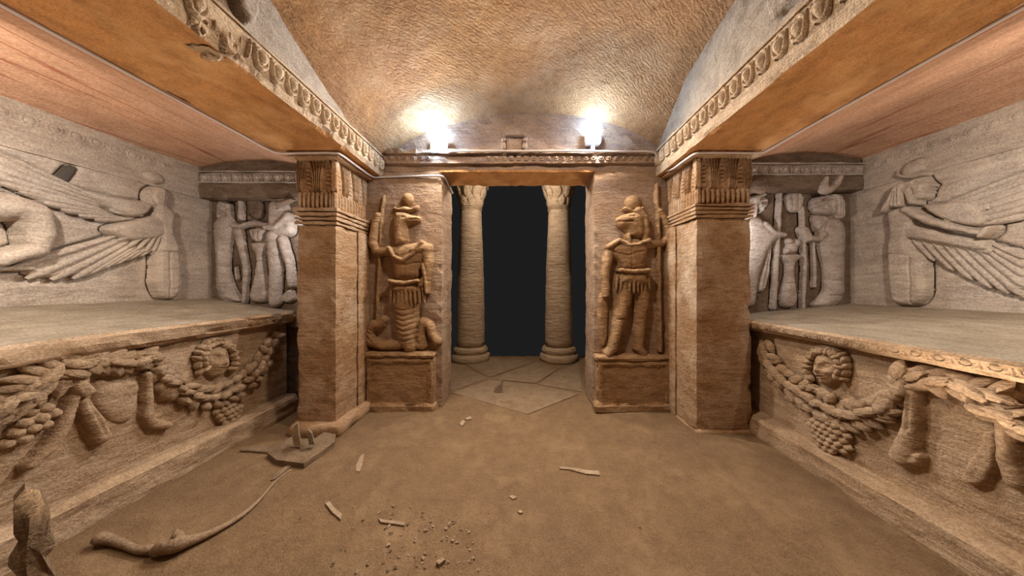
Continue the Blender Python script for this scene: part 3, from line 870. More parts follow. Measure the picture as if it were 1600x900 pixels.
relief('sun_disc', PDW, ZB, ZS, [ell(191, 118, 33, 33, 0.055), limb([(158, 140, 7), (190, 153, 8), (222, 140, 7)], 0.07)], M_RELIEF, g)
relief('shield', PDW, ZB, ZS, [poly([(60, 452), (94, 456), (97, 560), (92, 655), (66, 662), (56, 560)], 0.045, 14)], M_RELIEF, g)
relief('spear', PDW, ZB, ZS, [limb([(278, 46, 2.5), (278, 78, 10), (280, 122, 9), (284, 145, 7), (292, 675, 7)], 0.05)], M_RELIEF, g, res=0.005)
relief('cloak', PDW, ZB, ZS, [limb([(94, 284, 10), (130, 262, 9), (160, 280, 9), (200, 276, 9), (238, 262, 9)], 0.128)], M_RELIEF, g)

# --- end of the left niche: mummy, altar, priest
PEP = Plane('y', YP); PEP.deep = 0.58; PEP.cuts = []; PEA = Plane('y', YE)
ZC = zoomed(290, 230, 3.6); SC3 = 3.6
g = thing('mummy_relief', (-2.95, YP - 0.04, 1.2), 'carved mummy-shaped figure at the far left of the left niche end wall', 'relief')
ZM = lambda x, y: ZC(x + 12 if x > 215 else 227 - (215 - x) * 0.62, y)
relief('body', PEP, ZM, SC3, [poly([(150, 400), (190, 388), (225, 388), (262, 412), (268, 450), (252, 520), (236, 640), (246, 745), (300, 850), (310, 874), (148, 874), (140, 640), (126, 510), (118, 440)], 0.115, 55), ell(206, 345, 38, 50, 0.11), groove([(186, 338), (198, 338)], 6, 0.028), groove([(214, 338), (226, 338)], 6, 0.028), groove([(196, 370), (218, 370)], 5, 0.022), limb([(180, 330, 20), (172, 390, 16)], 0.07), limb([(232, 330, 18), (240, 390, 16)], 0.07),
                               limb([(245, 440, 20), (300, 450, 15), (330, 440, 13)], 0.08),
                               groove([(128, 460), (190, 470), (258, 455)], 4, 0.012), groove([(165, 352), (250, 352)], 4, 0.012), groove([(150, 770), (250, 770)], 4, 0.008)], M_FIG, g)
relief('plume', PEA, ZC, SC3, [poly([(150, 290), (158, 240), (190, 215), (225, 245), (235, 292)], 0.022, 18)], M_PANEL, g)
relief('cloth_band', PEP, ZC, SC3, [limb([(300, 480, 28), (318, 560, 20), (345, 690, 15), (335, 872, 13)], 0.06), limb([(284, 680, 6), (292, 740, 9)], 0.03)], M_FIG, g)
g = thing('altar_relief', (-2.55, YP - 0.04, 1.2), 'carved hourglass altar with offerings in the left niche', 'relief')
relief('stand', PEP, ZC, SC3, [poly([(378, 538), (475, 538), (472, 554), (442, 605), (444, 660), (458, 740), (490, 874), (358, 874), (394, 740), (404, 660), (406, 605), (380, 556)], 0.085, 26), groove([(395, 720), (455, 715)], 3, 0.01), groove([(405, 645), (445, 642)], 3, 0.012)], M_FIG, g)
relief('bowl', PEP, ZC, SC3, [poly([(364, 456), (462, 456), (450, 505), (436, 536), (398, 536), (374, 500)], 0.085, 20), groove([(395, 470), (400, 525)], 4, 0.012), groove([(425, 470), (422, 525)], 4, 0.012)], M_FIG, g)
g = thing('hanging_relief', (-2.62, YP - 0.03, 2.0), 'carved tapering pendant hanging above the altar in the left niche', 'relief')
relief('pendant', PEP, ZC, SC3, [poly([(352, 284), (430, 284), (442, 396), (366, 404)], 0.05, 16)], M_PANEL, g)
relief('post', PEP, ZC, SC3, [limb([(316, 286, 12), (320, 400, 13)], 0.07), limb([(330, 440, 14), (380, 430, 16), (450, 440, 14)], 0.05)], M_FIG, g)
g = thing('priest_relief', (-2.2, YP - 0.04, 1.2), 'carved robed priest half hidden behind the left pillar', 'relief')
relief('body', PEP, ZC, SC3, [poly([(468, 300), (545, 300), (605, 380), (628, 490), (560, 505), (472, 492)], 0.08, 30), ell(548, 335, 36, 38, 0.10), limb([(590, 390, 24), (525, 455, 17), (468, 458, 15)], 0.115),
                               limb([(548, 520, 24), (588, 650, 22), (602, 775, 20)], 0.09), poly([(536, 874), (625, 874), (610, 800), (575, 800)], 0.08, 14), groove([(520, 348), (560, 344)], 3, 0.01)], M_FIG, g)
relief('robe', PEP, ZC, SC3, [limb([(494, 500, 34), (512, 690, 36), (508, 872, 32)], 0.105), groove([(530, 510), (545, 700), (535, 838)], 4, 0.012)], M_FIG, g)
relief('headdress', PEA, ZC, SC3, [ell(550, 245, 38, 40, 0.02), poly([(500, 312), (600, 284), (618, 300), (560, 318), (520, 332)], 0.03, 10)], M_PANEL, g)
# --- end of the right niche: crowned priest, altar, mummy with plumes
SC4 = 3.462; ZD = zoomed(1020, 230, SC4)
g = thing('priest_relief', (2.42, YP - 0.04, 1.2), 'carved robed priest with sun disc beside the right pillar', 'relief')
relief('body', PEP, ZD, SC4, [poly([(470, 380), (512, 374), (556, 370), (592, 400), (622, 440), (692, 464), (692, 490), (652, 512), (610, 565), (578, 650), (556, 740), (548, 862), (470, 862)], 0.10, 40),
                               poly([(545, 282), (590, 270), (616, 292), (606, 330), (586, 360), (560, 352), (545, 320)], 0.11, 22), limb([(590, 420, 18), (640, 470, 16), (690, 478, 14)], 0.115), groove([(572, 308), (596, 305)], 6, 0.03), groove([(586, 338), (606, 335)], 4, 0.025)], M_FIG, g)
relief('headcloth', PEP, ZD, SC4, [poly([(516, 270), (560, 250), (606, 256), (592, 276), (562, 286), (556, 330), (546, 390), (512, 390), (520, 320)], 0.125, 16), groove([(530, 300), (526, 388)], 3, 0.01), groove([(545, 300), (540, 388)], 3, 0.01)], M_FIG, g)
relief('sun_disc', PEA, ZD, SC4, [ell(582, 202, 52, 44, 0.035)], M_PANEL, g)
relief('cloak_panel', PEP, ZD, SC4, [poly([(622, 522), (642, 522), (612, 772), (556, 788), (578, 700)], 0.05, 10), groove([(625, 560), (590, 765)], 3, 0.01)], M_FIG, g)
relief('sceptre', PEP, ZD, SC4, [limb([(684, 250, 12), (674, 440, 13), (650, 868, 15)], 0.055)], M_FIG, g)
g = thing('altar_relief', (2.72, YP - 0.04, 1.2), 'carved waisted altar heaped with round offerings in the right niche', 'relief')
relief('stand', PEP, ZD, SC4, [poly([(688, 580), (796, 580), (792, 602), (756, 626), (752, 700), (778, 866), (674, 868), (704, 740), (718, 680), (716, 626), (694, 602)], 0.09, 22), groove([(690, 740), (770, 735)], 3, 0.008)], M_FIG, g)
for x, y, r in ((745, 545, 34), (715, 562, 18), (768, 520, 22), (728, 512, 20)):
    relief('offering', PEP, ZD, SC4, [ell(x, y, r, r, 0.085)], M_FIG, g)
g = thing('hanging_relief', (2.76, YP - 0.03, 2.0), 'carved tapering pendant hanging above the altar in the right niche', 'relief')
relief('pendant', PEP, ZD, SC4, [poly([(708, 244), (818, 244), (806, 336), (765, 354), (726, 336)], 0.05, 16), groove([(745, 250), (748, 340)], 4, 0.012), groove([(780, 250), (776, 340)], 4, 0.012)], M_FIG, g)
g = thing('mummy_relief', (3.1, YP - 0.04, 1.2), 'carved plumed mummy-shaped figure with striped wig in the right niche', 'relief')
relief('body', PEP, ZD, SC4, [poly([(894, 396), (960, 384), (1016, 396), (1032, 470), (1026, 650), (1024, 868), (838, 870), (895, 815), (926, 770), (920, 650), (895, 540), (878, 470)], 0.115, 60),
                               poly([(842, 312), (868, 272), (920, 258), (966, 268), (985, 300), (975, 370), (940, 372), (900, 366), (858, 352)], 0.110, 30), limb([(905, 470, 16), (880, 500, 16), (830, 500, 15)], 0.12),
                               limb([(905, 306, 16), (856, 322, 11)], 0.135), groove([(890, 292), (935, 286)], 6, 0.034), groove([(846, 338), (905, 334)], 5, 0.028), groove([(925, 310), (945, 350)], 7, 0.02), groove([(925, 400), (905, 460)], 4, 0.012), groove([(855, 800), (1020, 800)], 4, 0.008)], M_FIG, g)
relief('wig', PEP, ZD, SC4, [poly([(930, 255), (985, 262), (1006, 300), (1012, 396), (958, 396), (965, 320)], 0.14, 14)] + [groove([(966 + 11 * k, 290), (962 + 13 * k, 395)], 2.5, 0.012) for k in range(4)], M_FIG, g)
relief('beard', PEP, ZD, SC4, [poly([(850, 362), (940, 376), (928, 412), (880, 464), (864, 430)], 0.09, 16)], M_FIG, g)
relief('plumes', PEA, ZD, SC4, [poly([(890, 250), (922, 162), (946, 152), (938, 214), (960, 214), (998, 152), (1032, 140), (1012, 200), (970, 250)], 0.03, 12)], M_FIG, g)
relief('sceptre', PEP, ZD, SC4, [limb([(800, 330, 8), (805, 440, 10), (814, 640, 12), (806, 866, 11)], 0.06), poly([(772, 436), (822, 430), (838, 480), (884, 490), (884, 516), (808, 522), (788, 480)], 0.10, 14), limb([(862, 520, 5), (868, 640, 9), (868, 752, 9)], 0.05)], M_FIG, g)

for sd in ('left', 'right'):
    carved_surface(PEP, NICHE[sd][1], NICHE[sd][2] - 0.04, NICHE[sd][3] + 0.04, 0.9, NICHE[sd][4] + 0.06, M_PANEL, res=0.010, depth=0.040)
# --- winged goddess on the left niche wall
PWL = Plane('x', XL); PWL.deep = 1.35; PWL.cuts = []; ZE = zoomed(0, 230, 3.6)
g = thing('winged_goddess_relief', (XL + 0.02, 2.6, 1.25), 'carved winged goddess with sun disc on the left niche wall', 'relief', 'winged goddesses on the niche walls')
relief('body', PWL, ZE, 3.6, [poly([(818, 234), (868, 212), (906, 230), (922, 290), (906, 330), (942, 350), (962, 378), (946, 470), (972, 540), (990, 600), (1002, 858), (838, 858), (838, 600), (870, 520), (858, 440), (828, 385), (850, 345), (808, 330), (795, 285)], 0.055, 30),
                              groove([(846, 225), (818, 262), (830, 310), (850, 330)], 5, 0.018), groove([(895, 250), (885, 330)], 4, 0.014), groove([(912, 590), (916, 845)], 4, 0.012), groove([(838, 590), (985, 590)], 4, 0.010), groove([(858, 600), (862, 850)], 3, 0.006), groove([(965, 600), (972, 850)], 3, 0.006)], M_NICHE, g)
relief('sun_disc', Plane('x', XL + 0.018), ZE, 3.6, [ell(862, 170, 56, 36, 0.03)], M_NICHE, g)
wl = relief('lower_wing', PWL, ZE, 3.6, [poly([(925, 366), (780, 395), (555, 448), (600, 492), (700, 530), (850, 520), (950, 475)], 0.05, 22), poly([(620, 490), (430, 570), (110, 665), (150, 730), (420, 730), (760, 600), (880, 560)], 0.015, 20)], M_NICHE, g)
for A, B, wd in (((640, 500), (70, 676), .055), ((665, 520), (140, 742), .062), ((700, 535), (280, 748), .062), ((730, 545), (400, 742), .060), ((760, 552), (470, 722), .055), ((790, 552), (545, 690), .052), ((820, 550), (625, 662), .05), ((850, 545), (700, 636), .05), ((880, 540), (770, 616), .046), ((905, 535), (835, 604), .042)):
    piece('feather', NP['feather'], PWL, ZE, A, B, wd * .92, 0.048, 0.010, wl)
for k, B in enumerate(((640, 525), (700, 560), (750, 575), (795, 585), (838, 588), (878, 585), (912, 580), (945, 572), (975, 560))):
    piece('feather', NP['feather'], PWL, ZE, (925 - (8 - k) * 9, 462 - (8 - k) * 3), B, 0.034, 0.032, 0.036, wl)
wu = relief('upper_wing', PWL, ZE, 3.6, [poly([(830, 320), (800, 304), (650, 290), (450, 236), (420, 246), (540, 330), (700, 395), (780, 390), (832, 350)], 0.045, 22), poly([(560, 300), (100, 62), (-40, 20), (-40, 190), (250, 318), (560, 405)], 0.012, 20)], M_NICHE, g)
for A, B in (((480, 262), (-30, 30)), ((500, 285), (-40, 75)), ((520, 308), (-40, 118)), ((540, 330), (-40, 160)), ((560, 350), (-20, 198)), ((590, 366), (90, 248)), ((620, 380), (230, 312)), ((660, 392), (330, 350)), ((700, 400), (430, 382)), ((740, 402), (520, 408))):
    piece('feather', NP['feather'], PWL, ZE, A, B, 0.046, 0.042, 0.010, wu)
for A, B in (((760, 360), (520, 282)), ((770, 372), (540, 312)), ((780, 384), (590, 350))):
    piece('feather', NP['feather'], PWL, ZE, A, B, 0.045, 0.020, 0.034, wu)
g = thing('hollow', (XL + 0.01, 1.9, 2.05), 'small gash in the left niche wall above the wing, its shade painted as a dark patch', 'hollow')
relief('gash', PWL, ZE, 3.6, [poly([(372, 108), (432, 108), (412, 150), (356, 214), (308, 196), (322, 160)], 0.006, 8)], M_HOLE, g)
g = thing('bull_relief', (XL + 0.02, 1.75, 1.25), 'carved rounded bull body at the left edge beside the lower wing', 'relief')
relief('body', PWL, ZE, 3.6, [limb([(-160, 345, 80), (40, 340, 74), (150, 375, 78), (178, 480, 66), (150, 575, 44), (60, 600, 36), (-90, 640, 38)], 0.085)], M_NICHE, g)
relief('ground_ridge', PWL, ZE, 3.6, [limb([(-120, 690, 14), (150, 680, 12)], 0.03)], M_NICHE, g)
# --- winged goddess on the right niche wall
PWR = Plane('x', XR); PWR.deep = 1.35; PWR.cuts = []; ZG = zoomed(1320, 230, 3.6)
g = thing('winged_goddess_relief', (XR - 0.02, 2.75, 1.2), 'carved winged goddess in profile with striped wings on the right niche wall', 'relief', 'winged goddesses on the niche walls')
relief('body', PWR, ZG, 3.6, [poly([(250, 378), (280, 350), (330, 338), (388, 344), (425, 385), (402, 450), (382, 560), (470, 600), (486, 640), (492, 895), (272, 895), (264, 700), (254, 580), (276, 480)], 0.05, 30),
                              ('poly', [(340, 232), (370, 190), (440, 168), (478, 168), (492, 186), (500, 196), (520, 214), (498, 222), (494, 229), (506, 238), (496, 246), (502, 254), (490, 262), (496, 276), (478, 292), (448, 300), (442, 322), (390, 326), (380, 300)], 0.065, 22, False),
                              limb([(380, 352, 20), (500, 410, 18), (640, 450, 16), (810, 482, 14)], 0.065),
                              groove([(442, 200), (476, 198)], 6, 0.026), groove([(474, 250), (502, 246)], 4, 0.022), groove([(420, 240), (425, 262)], 7, 0.014), groove([(400, 620), (408, 890)], 4, 0.012), groove([(262, 600), (480, 612)], 4, 0.008)], M_NICHE, g)
relief('wig', PWR, ZG, 3.6, [poly([(328, 214), (374, 184), (404, 214), (376, 240), (382, 332), (335, 346), (300, 336), (250, 378), (244, 352), (290, 280)], 0.075, 14)] + [groove([(350 - 12 * k, 230 + 10 * k), (352 - 26 * k, 340)], 3, 0.010) for k in range(3)], M_NICHE, g)
relief('sun_disc', Plane('x', XR - 0.018), ZG, 3.6, [ell(395, 112, 74, 44, 0.045), poly([(298, 118), (312, 152), (395, 164), (484, 134), (484, 158), (395, 182), (306, 168)], 0.05, 10)], M_NICHE, g)
wl = relief('lower_wing', PWR, ZG, 3.6, [poly([(285, 420), (400, 428), (600, 488), (838, 518), (870, 595), (700, 575), (500, 530), (285, 505)], 0.045, 20), poly([(270, 500), (500, 530), (860, 560), (1050, 580), (1050, 850), (760, 752), (480, 615), (262, 575)], 0.014, 16)], M_NICHE, g)
for A, B, wd in (((282, 500), (292, 585), .045), ((312, 505), (352, 592), .045), ((350, 510), (425, 606), .046), ((395, 518), (515, 640), .048), ((450, 528), (620, 694), .050), ((510, 538), (725, 745), .052), ((570, 546), (830, 792), .054), ((630, 552), (930, 824), .056), ((690, 556), (1020, 846), .058), ((750, 560), (1040, 795), .058), ((790, 560), (1045, 735), .056), ((825, 556), (1045, 680), .054), ((850, 548), (1045, 628), .05)):
    piece('feather', NP['feather'], PWR, ZG, A, B, wd * .92, 0.046, 0.009, wl)
for k in range(15):
    x = 318 + k * 36; y = 438 + k * 8.4
    piece('short_feather', NP['tongue'], PWR, ZG, (x, y), (x + 14, y + 42), 0.050, 0.014, 0.038, wl)
wu = relief('upper_wing', PWR, ZG, 3.6, [poly([(440, 322), (540, 318), (700, 296), (790, 330), (830, 440), (700, 444), (540, 402)], 0.04, 20), poly([(520, 340), (800, 240), (1050, 140), (1050, 375), (850, 440)], 0.012, 16)], M_NICHE, g)
for A, B in (((560, 328), (1045, 142)), ((600, 345), (1050, 184)), ((640, 362), (1050, 226)), ((680, 380), (1050, 268)), ((715, 400), (1045, 308)), ((755, 418), (1040, 346)), ((795, 434), (1030, 384))):
    piece('feather', NP['feather'], PWR, ZG, A, B, 0.050, 0.042, 0.008, wu)
for k in range(9):
    x = 590 + k * 28; y = 428 - k * 10
    piece('short_feather', NP['tongue'], PWR, ZG, (x, y), (x + 10, y - 34), 0.042, 0.012, 0.030, wu)
relief('held_feather', PWR, ZG, 3.6, [poly([(788, 502), (850, 440), (888, 440), (872, 482), (820, 522)], 0.07, 10)], M_NICHE, g)

carved_surface(PWL, NICHE['left'][0], -0.84, YP + 0.02, 1.0, 2.23, M_NICHE)
carved_surface(PWR, NICHE['right'][0], -0.84, YP + 0.02, 0.95, 2.31, M_NICHE)

# ================================================================== SARCOPHAGI
def path_points(P, n):
    P = [Vector(p) for p in P]
    L = [0]
    for i in range(len(P) - 1): L.append(L[-1] + (P[i + 1] - P[i]).length)
    out = []
    for k in range(n):
        s = L[-1] * (k + .5) / n
        i = max(j for j in range(len(P) - 1) if L[j] <= s)
        t = (s - L[i]) / (L[i + 1] - L[i])
        out.append((P[i].lerp(P[i + 1], t), (P[i + 1] - P[i]).normalized()))
    return out


def garland(par, pl, M, sc, P, R, n, leaf_len, leaf_w, me, mat, seed):
    rnd = random.Random(seed)
    core = relief('garland', pl, M, sc, [limb([(p[0], p[1], r * .8) for p, r in zip(P, R)], 0.030)], mat, par, warp=0.008)
    for k, (p, d) in enumerate(path_points(P, n)):
        i = min(len(R) - 1, int(k / n * (len(R) - 1) + .5)); r = R[i]
        for row in (-0.8, 0.0, 0.8):
            nrm = Vector((-d.y, d.x))
            q = p + nrm * (row * r) + d * rnd.uniform(-0.3, 0.3) * r
            u, v_ = pl.uv(*M(q.x, q.y)); q2 = q + d
            u2, v2 = pl.uv(*M(q2.x, q2.y))
            ang = math.atan2(v2 - v_, u2 - u) + row * (0.75 if pl.c > 0 else -0.75) + rnd.uniform(-0.6, 0.6)
            L = leaf_len * rnd.uniform(0.8, 1.2)
            inst('leaf', me['leaf'], pl.matrix(u - math.cos(ang) * L * .5, v_ - math.sin(ang) * L * .5, 0.016 + 0.026 * (1 - abs(row)) + rnd.uniform(0, 0.02), ang, L, leaf_w * rnd.uniform(0.85, 1.15), 0.060), core)
    return core


def grapes(par, pl, M, sc, outline, rb, me, mat, seed):
    rnd = random.Random(seed)
    core = relief('grape_cluster', pl, M, sc, [poly(outline, 0.045, 30)], mat, par, warp=0.006)
    Q = [pl.uv(*M(*p)) for p in outline]
    us = [q[0] for q in Q]; vs_ = [q[1] for q in Q]
    v_ = min(vs_) + rb * .5; row = 0
    while v_ < max(vs_):
        u = min(us) + (rb * .5 if row % 2 else 0)
        while u < max(us):
            d = float(poly_sdf(np.array([u]), np.array([v_]), Q)[0])
            if d < rb * 0.2:
                inst('grape', me['berry'], pl.matrix(u - rb * .55 + rnd.uniform(-.004, .004), v_ + rnd.uniform(-.004, .004), 0.028 + 0.02 * min(1, max(0, -d / 0.05)), 0, rb * 1.15, rb * 1.15, 0.036), core)
            u += rb
        v_ += rb * .86; row += 1
    return core


def mask_head(par, pl, M, sc, c, rx, ry, me, mat, seed, look):
    rnd = random.Random(seed)
    x, y = c
    ridge = lambda pts, wd, hh: ('ridge', pts, wd, hh)
    face = relief('mask', pl, M, sc, [ell(x, y + ry * .12, rx * .70, ry * .90, 0.082),
                                      ridge([(x, y - ry * .20), (x, y + ry * .16)], rx * .09, 0.020), ridge([(x, y + ry * .20), (x, y + ry * .26)], rx * .15, 0.022),
                                      groove([(x - rx * .30, y - ry * .06), (x - rx * .28, y - ry * .06)], rx * .15, 0.026), groove([(x + rx * .28, y - ry * .06), (x + rx * .30, y - ry * .06)], rx * .15, 0.026),
                                      ridge([(x - rx * .29, y - ry * .05), (x - rx * .29, y - ry * .05)], rx * .07, 0.016), ridge([(x + rx * .29, y - ry * .05), (x + rx * .29, y - ry * .05)], rx * .07, 0.016),
                                      ridge([(x - rx * .38, y + ry * .30), (x - rx * .38, y + ry * .32)], rx * .16, 0.010), ridge([(x + rx * .38, y + ry * .30), (x + rx * .38, y + ry * .32)], rx * .16, 0.010),
                                      ridge([(x - rx * .14, y + ry * .50), (x + rx * .14, y + ry * .50)], rx * .10, 0.014), groove([(x - rx * .17, y + ry * .50), (x + rx * .17, y + ry * .50)], rx * .035, 0.022),
                                      ridge([(x, y + ry * .76), (x, y + ry * .77)], rx * .14, 0.014)], mat, par, res=0.004, warp=0.002)
    for k in range(15):
        a = math.radians(-30 + 240 * k / 14) + math.pi
        for lay, rr in ((0, 0.90), (1, 1.10)):
            q = (x + math.cos(a) * rx * rr, y + math.sin(a) * ry * rr + ry * 0.08)
            u, v_ = pl.uv(*M(*q))
            an = rnd.uniform(0, 6.28); L = 0.068 * rnd.uniform(.8, 1.2)
            inst('curl', me['berry'], pl.matrix(u - math.cos(an) * L / 2, v_ - math.sin(an) * L / 2, 0.040 - 0.022 * lay, an, L, 0.042, 0.055), face)
    return face


SP = pieces_for(M_SARC, 'sarcophagus')
SS = 3.3333


def sarcophagus(label, sgn, xp, zp, xb, xc, zc0, zc1, xback, zback, y1, worn):
    t = thing('sarcophagus', (sgn * (xp + xback) / 2, 1.1, 0), label, 'sarcophagus', 'rock-cut sarcophagi in the side niches')
    y0 = -0.8
    s = sgn
    extrude_y('plinth', [(s * xp, -0.05), (s * (xp + 0.004), zp - 0.02), (s * (xp + 0.03), zp), (s * (xb + 0.05), zp + 0.012), (s * (xb + 0.05), -0.05)], y0, y1, M_SARC, t, step=0.04, amp=0.010, chip=0.018, sub=0.035)
    extrude_y('body', [(s * xb, zp - 0.05), (s * xb, zc0 + 0.02), (s * (xback - 0.02), zc0 + 0.02), (s * (xback - 0.02), zp - 0.05)], y0 + 0.02, y1 - 0.01, M_SARC, t, step=0.05, amp=0.006, chip=0.0, sub=0.06)
    lid = extrude_y('lid', [(s * (xb + 0.03), zc0 - 0.004), (s * (xc + 0.045), zc0), (s * (xc + 0.018), zc0 + 0.022), (s * (xc + 0.012), zc0 + 0.030), (s * xc, zc1 - 0.018), (s * (xc + 0.014), zc1), (s * xback, zback), (s * xback, zc0)],
                    y0, y1 + 0.01, M_SARC, t, step=0.03, amp=0.005 if not worn else 0.008, chip=0.010 if not worn else 0.022, sub=0.03, mats=[M_LID], pick=lambda e: 1 if e == 5 else 0)
    return t, lid


sl, lidL = sarcophagus('carved stone sarcophagus with worn rim and garlands along the left wall', -1, 2.33, 0.205, 2.45, 2.36, 0.947, 1.066, 3.25, 1.207, 3.08, True)
sr, lidR = sarcophagus('carved stone sarcophagus with egg-ornament rim and garlands along the right wall', 1, 2.07, 0.16, 2.20, 2.08, 0.928, 1.017, 3.45, 1.15, 3.08, False)
egs = egg_mesh('egg_rim', M_SARC)
pr = Plane('x', 2.092)
for k in range(22):
    y = 2.88 - k * 0.088
    inst('egg', egs, pr.matrix(y, 0.982, 0.0, math.pi, 0.070, -0.052, 0.018), lidR)
    inst('dart', SP['rib'], pr.matrix(y - 0.044, 1.004, 0.0, -math.pi / 2, 0.046, 0.012, 0.014), lidR)
pr = Plane('x', -2.37)
for k in range(5):
    inst('egg', egs, pr.matrix(2.89 - k * 0.075, 1.015, 0.0, 0, 0.055, 0.052, 0.016), lidL)

# reliefs on the right sarcophagus
PSR = Plane('x', 2.20); ZR = zoomed(1120, 450, SS)
garland(sr, PSR, ZR, SS, [(262, 300), (305, 400), (385, 490), (480, 550), (570, 610), (640, 640)], [34, 40, 48, 58, 66, 66], 11, 0.115, 0.070, SP, M_SARC, 1)
garland(sr, PSR, ZR, SS, [(650, 650), (740, 670), (860, 640), (960, 590), (1010, 530), (1000, 450), (1010, 405)], [72, 72, 66, 58, 48, 38, 30], 11, 0.105, 0.064, SP, M_SARC, 2)
garland(sr, PSR, ZR, SS, [(1050, 450), (1180, 475), (1320, 515), (1450, 555), (1560, 570)], [38, 44, 50, 50, 40], 5, 0.125, 0.062, SP, M_SARC, 3)
garland(sr, PSR, ZR, SS, [(1420, 640), (1540, 650), (1650, 720), (1760, 760)], [36, 40, 60, 70], 5, 0.10, 0.06, SP, M_SARC, 4)
mask_head(sr, PSR, ZR, SS, (590, 410), 96, 100, SP, M_SARC, 5, -1)
grapes(sr, PSR, ZR, SS, [(492, 690), (560, 672), (680, 680), (708, 760), (700, 850), (640, 872), (560, 830), (530, 760)], 0.044, SP, M_SARC, 6)
relief('ribbon', PSR, ZR, SS, [limb([(1052, 540, 30), (1048, 640, 34), (1040, 740, 38), (1010, 830, 56), (985, 880, 50)], 0.065), poly([(925, 880), (960, 830), (1100, 850), (1112, 900), (1085, 935), (1000, 915)], 0.05, 22), groove([(1052, 560), (1046, 740)], 6, 0.012)], M_SARC, sr)
relief('ribbon', PSR, ZR, SS, [limb([(1530, 680, 26), (1545, 760, 30), (1560, 900, 36), (1600, 1010, 46)], 0.065)], M_SARC, sr)
relief('ox_skull', PSR, ZR, SS, [poly([(940, 480), (1000, 470), (1060, 490), (1100, 460), (1150, 440), (1190, 500), (1210, 540), (1120, 530), (1060, 545), (1010, 520)], 0.075, 26), groove([(1010, 490), (1040, 495)], 6, 0.02)], M_SARC, sr)
relief('pendant', PSR, ZR, SS, [poly([(1392, 744), (1460, 740), (1502, 800), (1504, 870), (1470, 960), (1430, 1030), (1345, 1030), (1290, 975), (1340, 900), (1420, 810)], 0.04, 20)], M_SARC, sr)
# reliefs on the left sarcophagus
PSL = Plane('x', -2.45); ZL = zoomed(0, 450, SS)
garland(sl, PSL, ZL, SS, [(370, 440), (250, 455), (150, 490), (60, 560), (-40, 620), (-160, 640)], [50, 62, 70, 76, 80, 80], 7, 0.135, 0.062, SP, M_SARC, 11)
garland(sl, PSL, ZL, SS, [(330, 405), (430, 390), (530, 388), (640, 392), (720, 372), (800, 345)], [40, 44, 44, 42, 36, 26], 7, 0.11, 0.066, SP, M_SARC, 12)
garland(sl, PSL, ZL, SS, [(770, 425), (840, 480), (930, 540), (1030, 575), (1130, 560), (1230, 510), (1310, 440), (1370, 345), (1410, 275), (1450, 235)], [30, 46, 54, 56, 56, 52, 46, 38, 30, 22], 18, 0.10, 0.058, SP, M_SARC, 13)
mask_head(sl, PSL, ZL, SS, (1112, 368), 92, 98, SP, M_SARC, 14, 1)
grapes(sl, PSL, ZL, SS, [(1105, 620), (1170, 605), (1232, 625), (1220, 680), (1170, 730), (1120, 690)], 0.044, SP, M_SARC, 15)
grapes(sl, PSL, ZL, SS, [(40, 700), (140, 640), (250, 630), (200, 720), (110, 800), (30, 830), (0, 780)], 0.046, SP, M_SARC, 16)
relief('ribbon', PSL, ZL, SS, [limb([(392, 480, 28), (346, 580, 26), (305, 700, 30), (230, 820, 36), (120, 920, 28)], 0.06)], M_SARC, sl)
relief('pendant', PSL, ZL, SS, [limb([(398, 590, 24), (438, 660, 34), (484, 735, 44), (508, 775, 36)], 0.06), groove([(420, 600), (510, 770)], 6, 0.012)], M_SARC, sl)
relief('drapery', PSL, ZL, SS, [poly([(470, 462), (600, 480), (718, 455), (712, 640), (640, 720), (540, 690), (480, 600)], 0.03, 60)], M_SARC, sl)
relief('ribbon', PSL, ZL, SS, [limb([(742, 450, 20), (745, 560, 20), (742, 670, 22), (780, 712, 26), (852, 718, 18)], 0.055)], M_SARC, sl)
relief('ox_skull', PSL, ZL, SS, [poly([(300, 500), (350, 440), (400, 470), (440, 500), (470, 540), (380, 590), (320, 560)], 0.075, 26)], M_SARC, sl)
relief('fruit', PSL, ZL, SS, [ell(850, 530, 56, 60, 0.07)], M_SARC, sl)

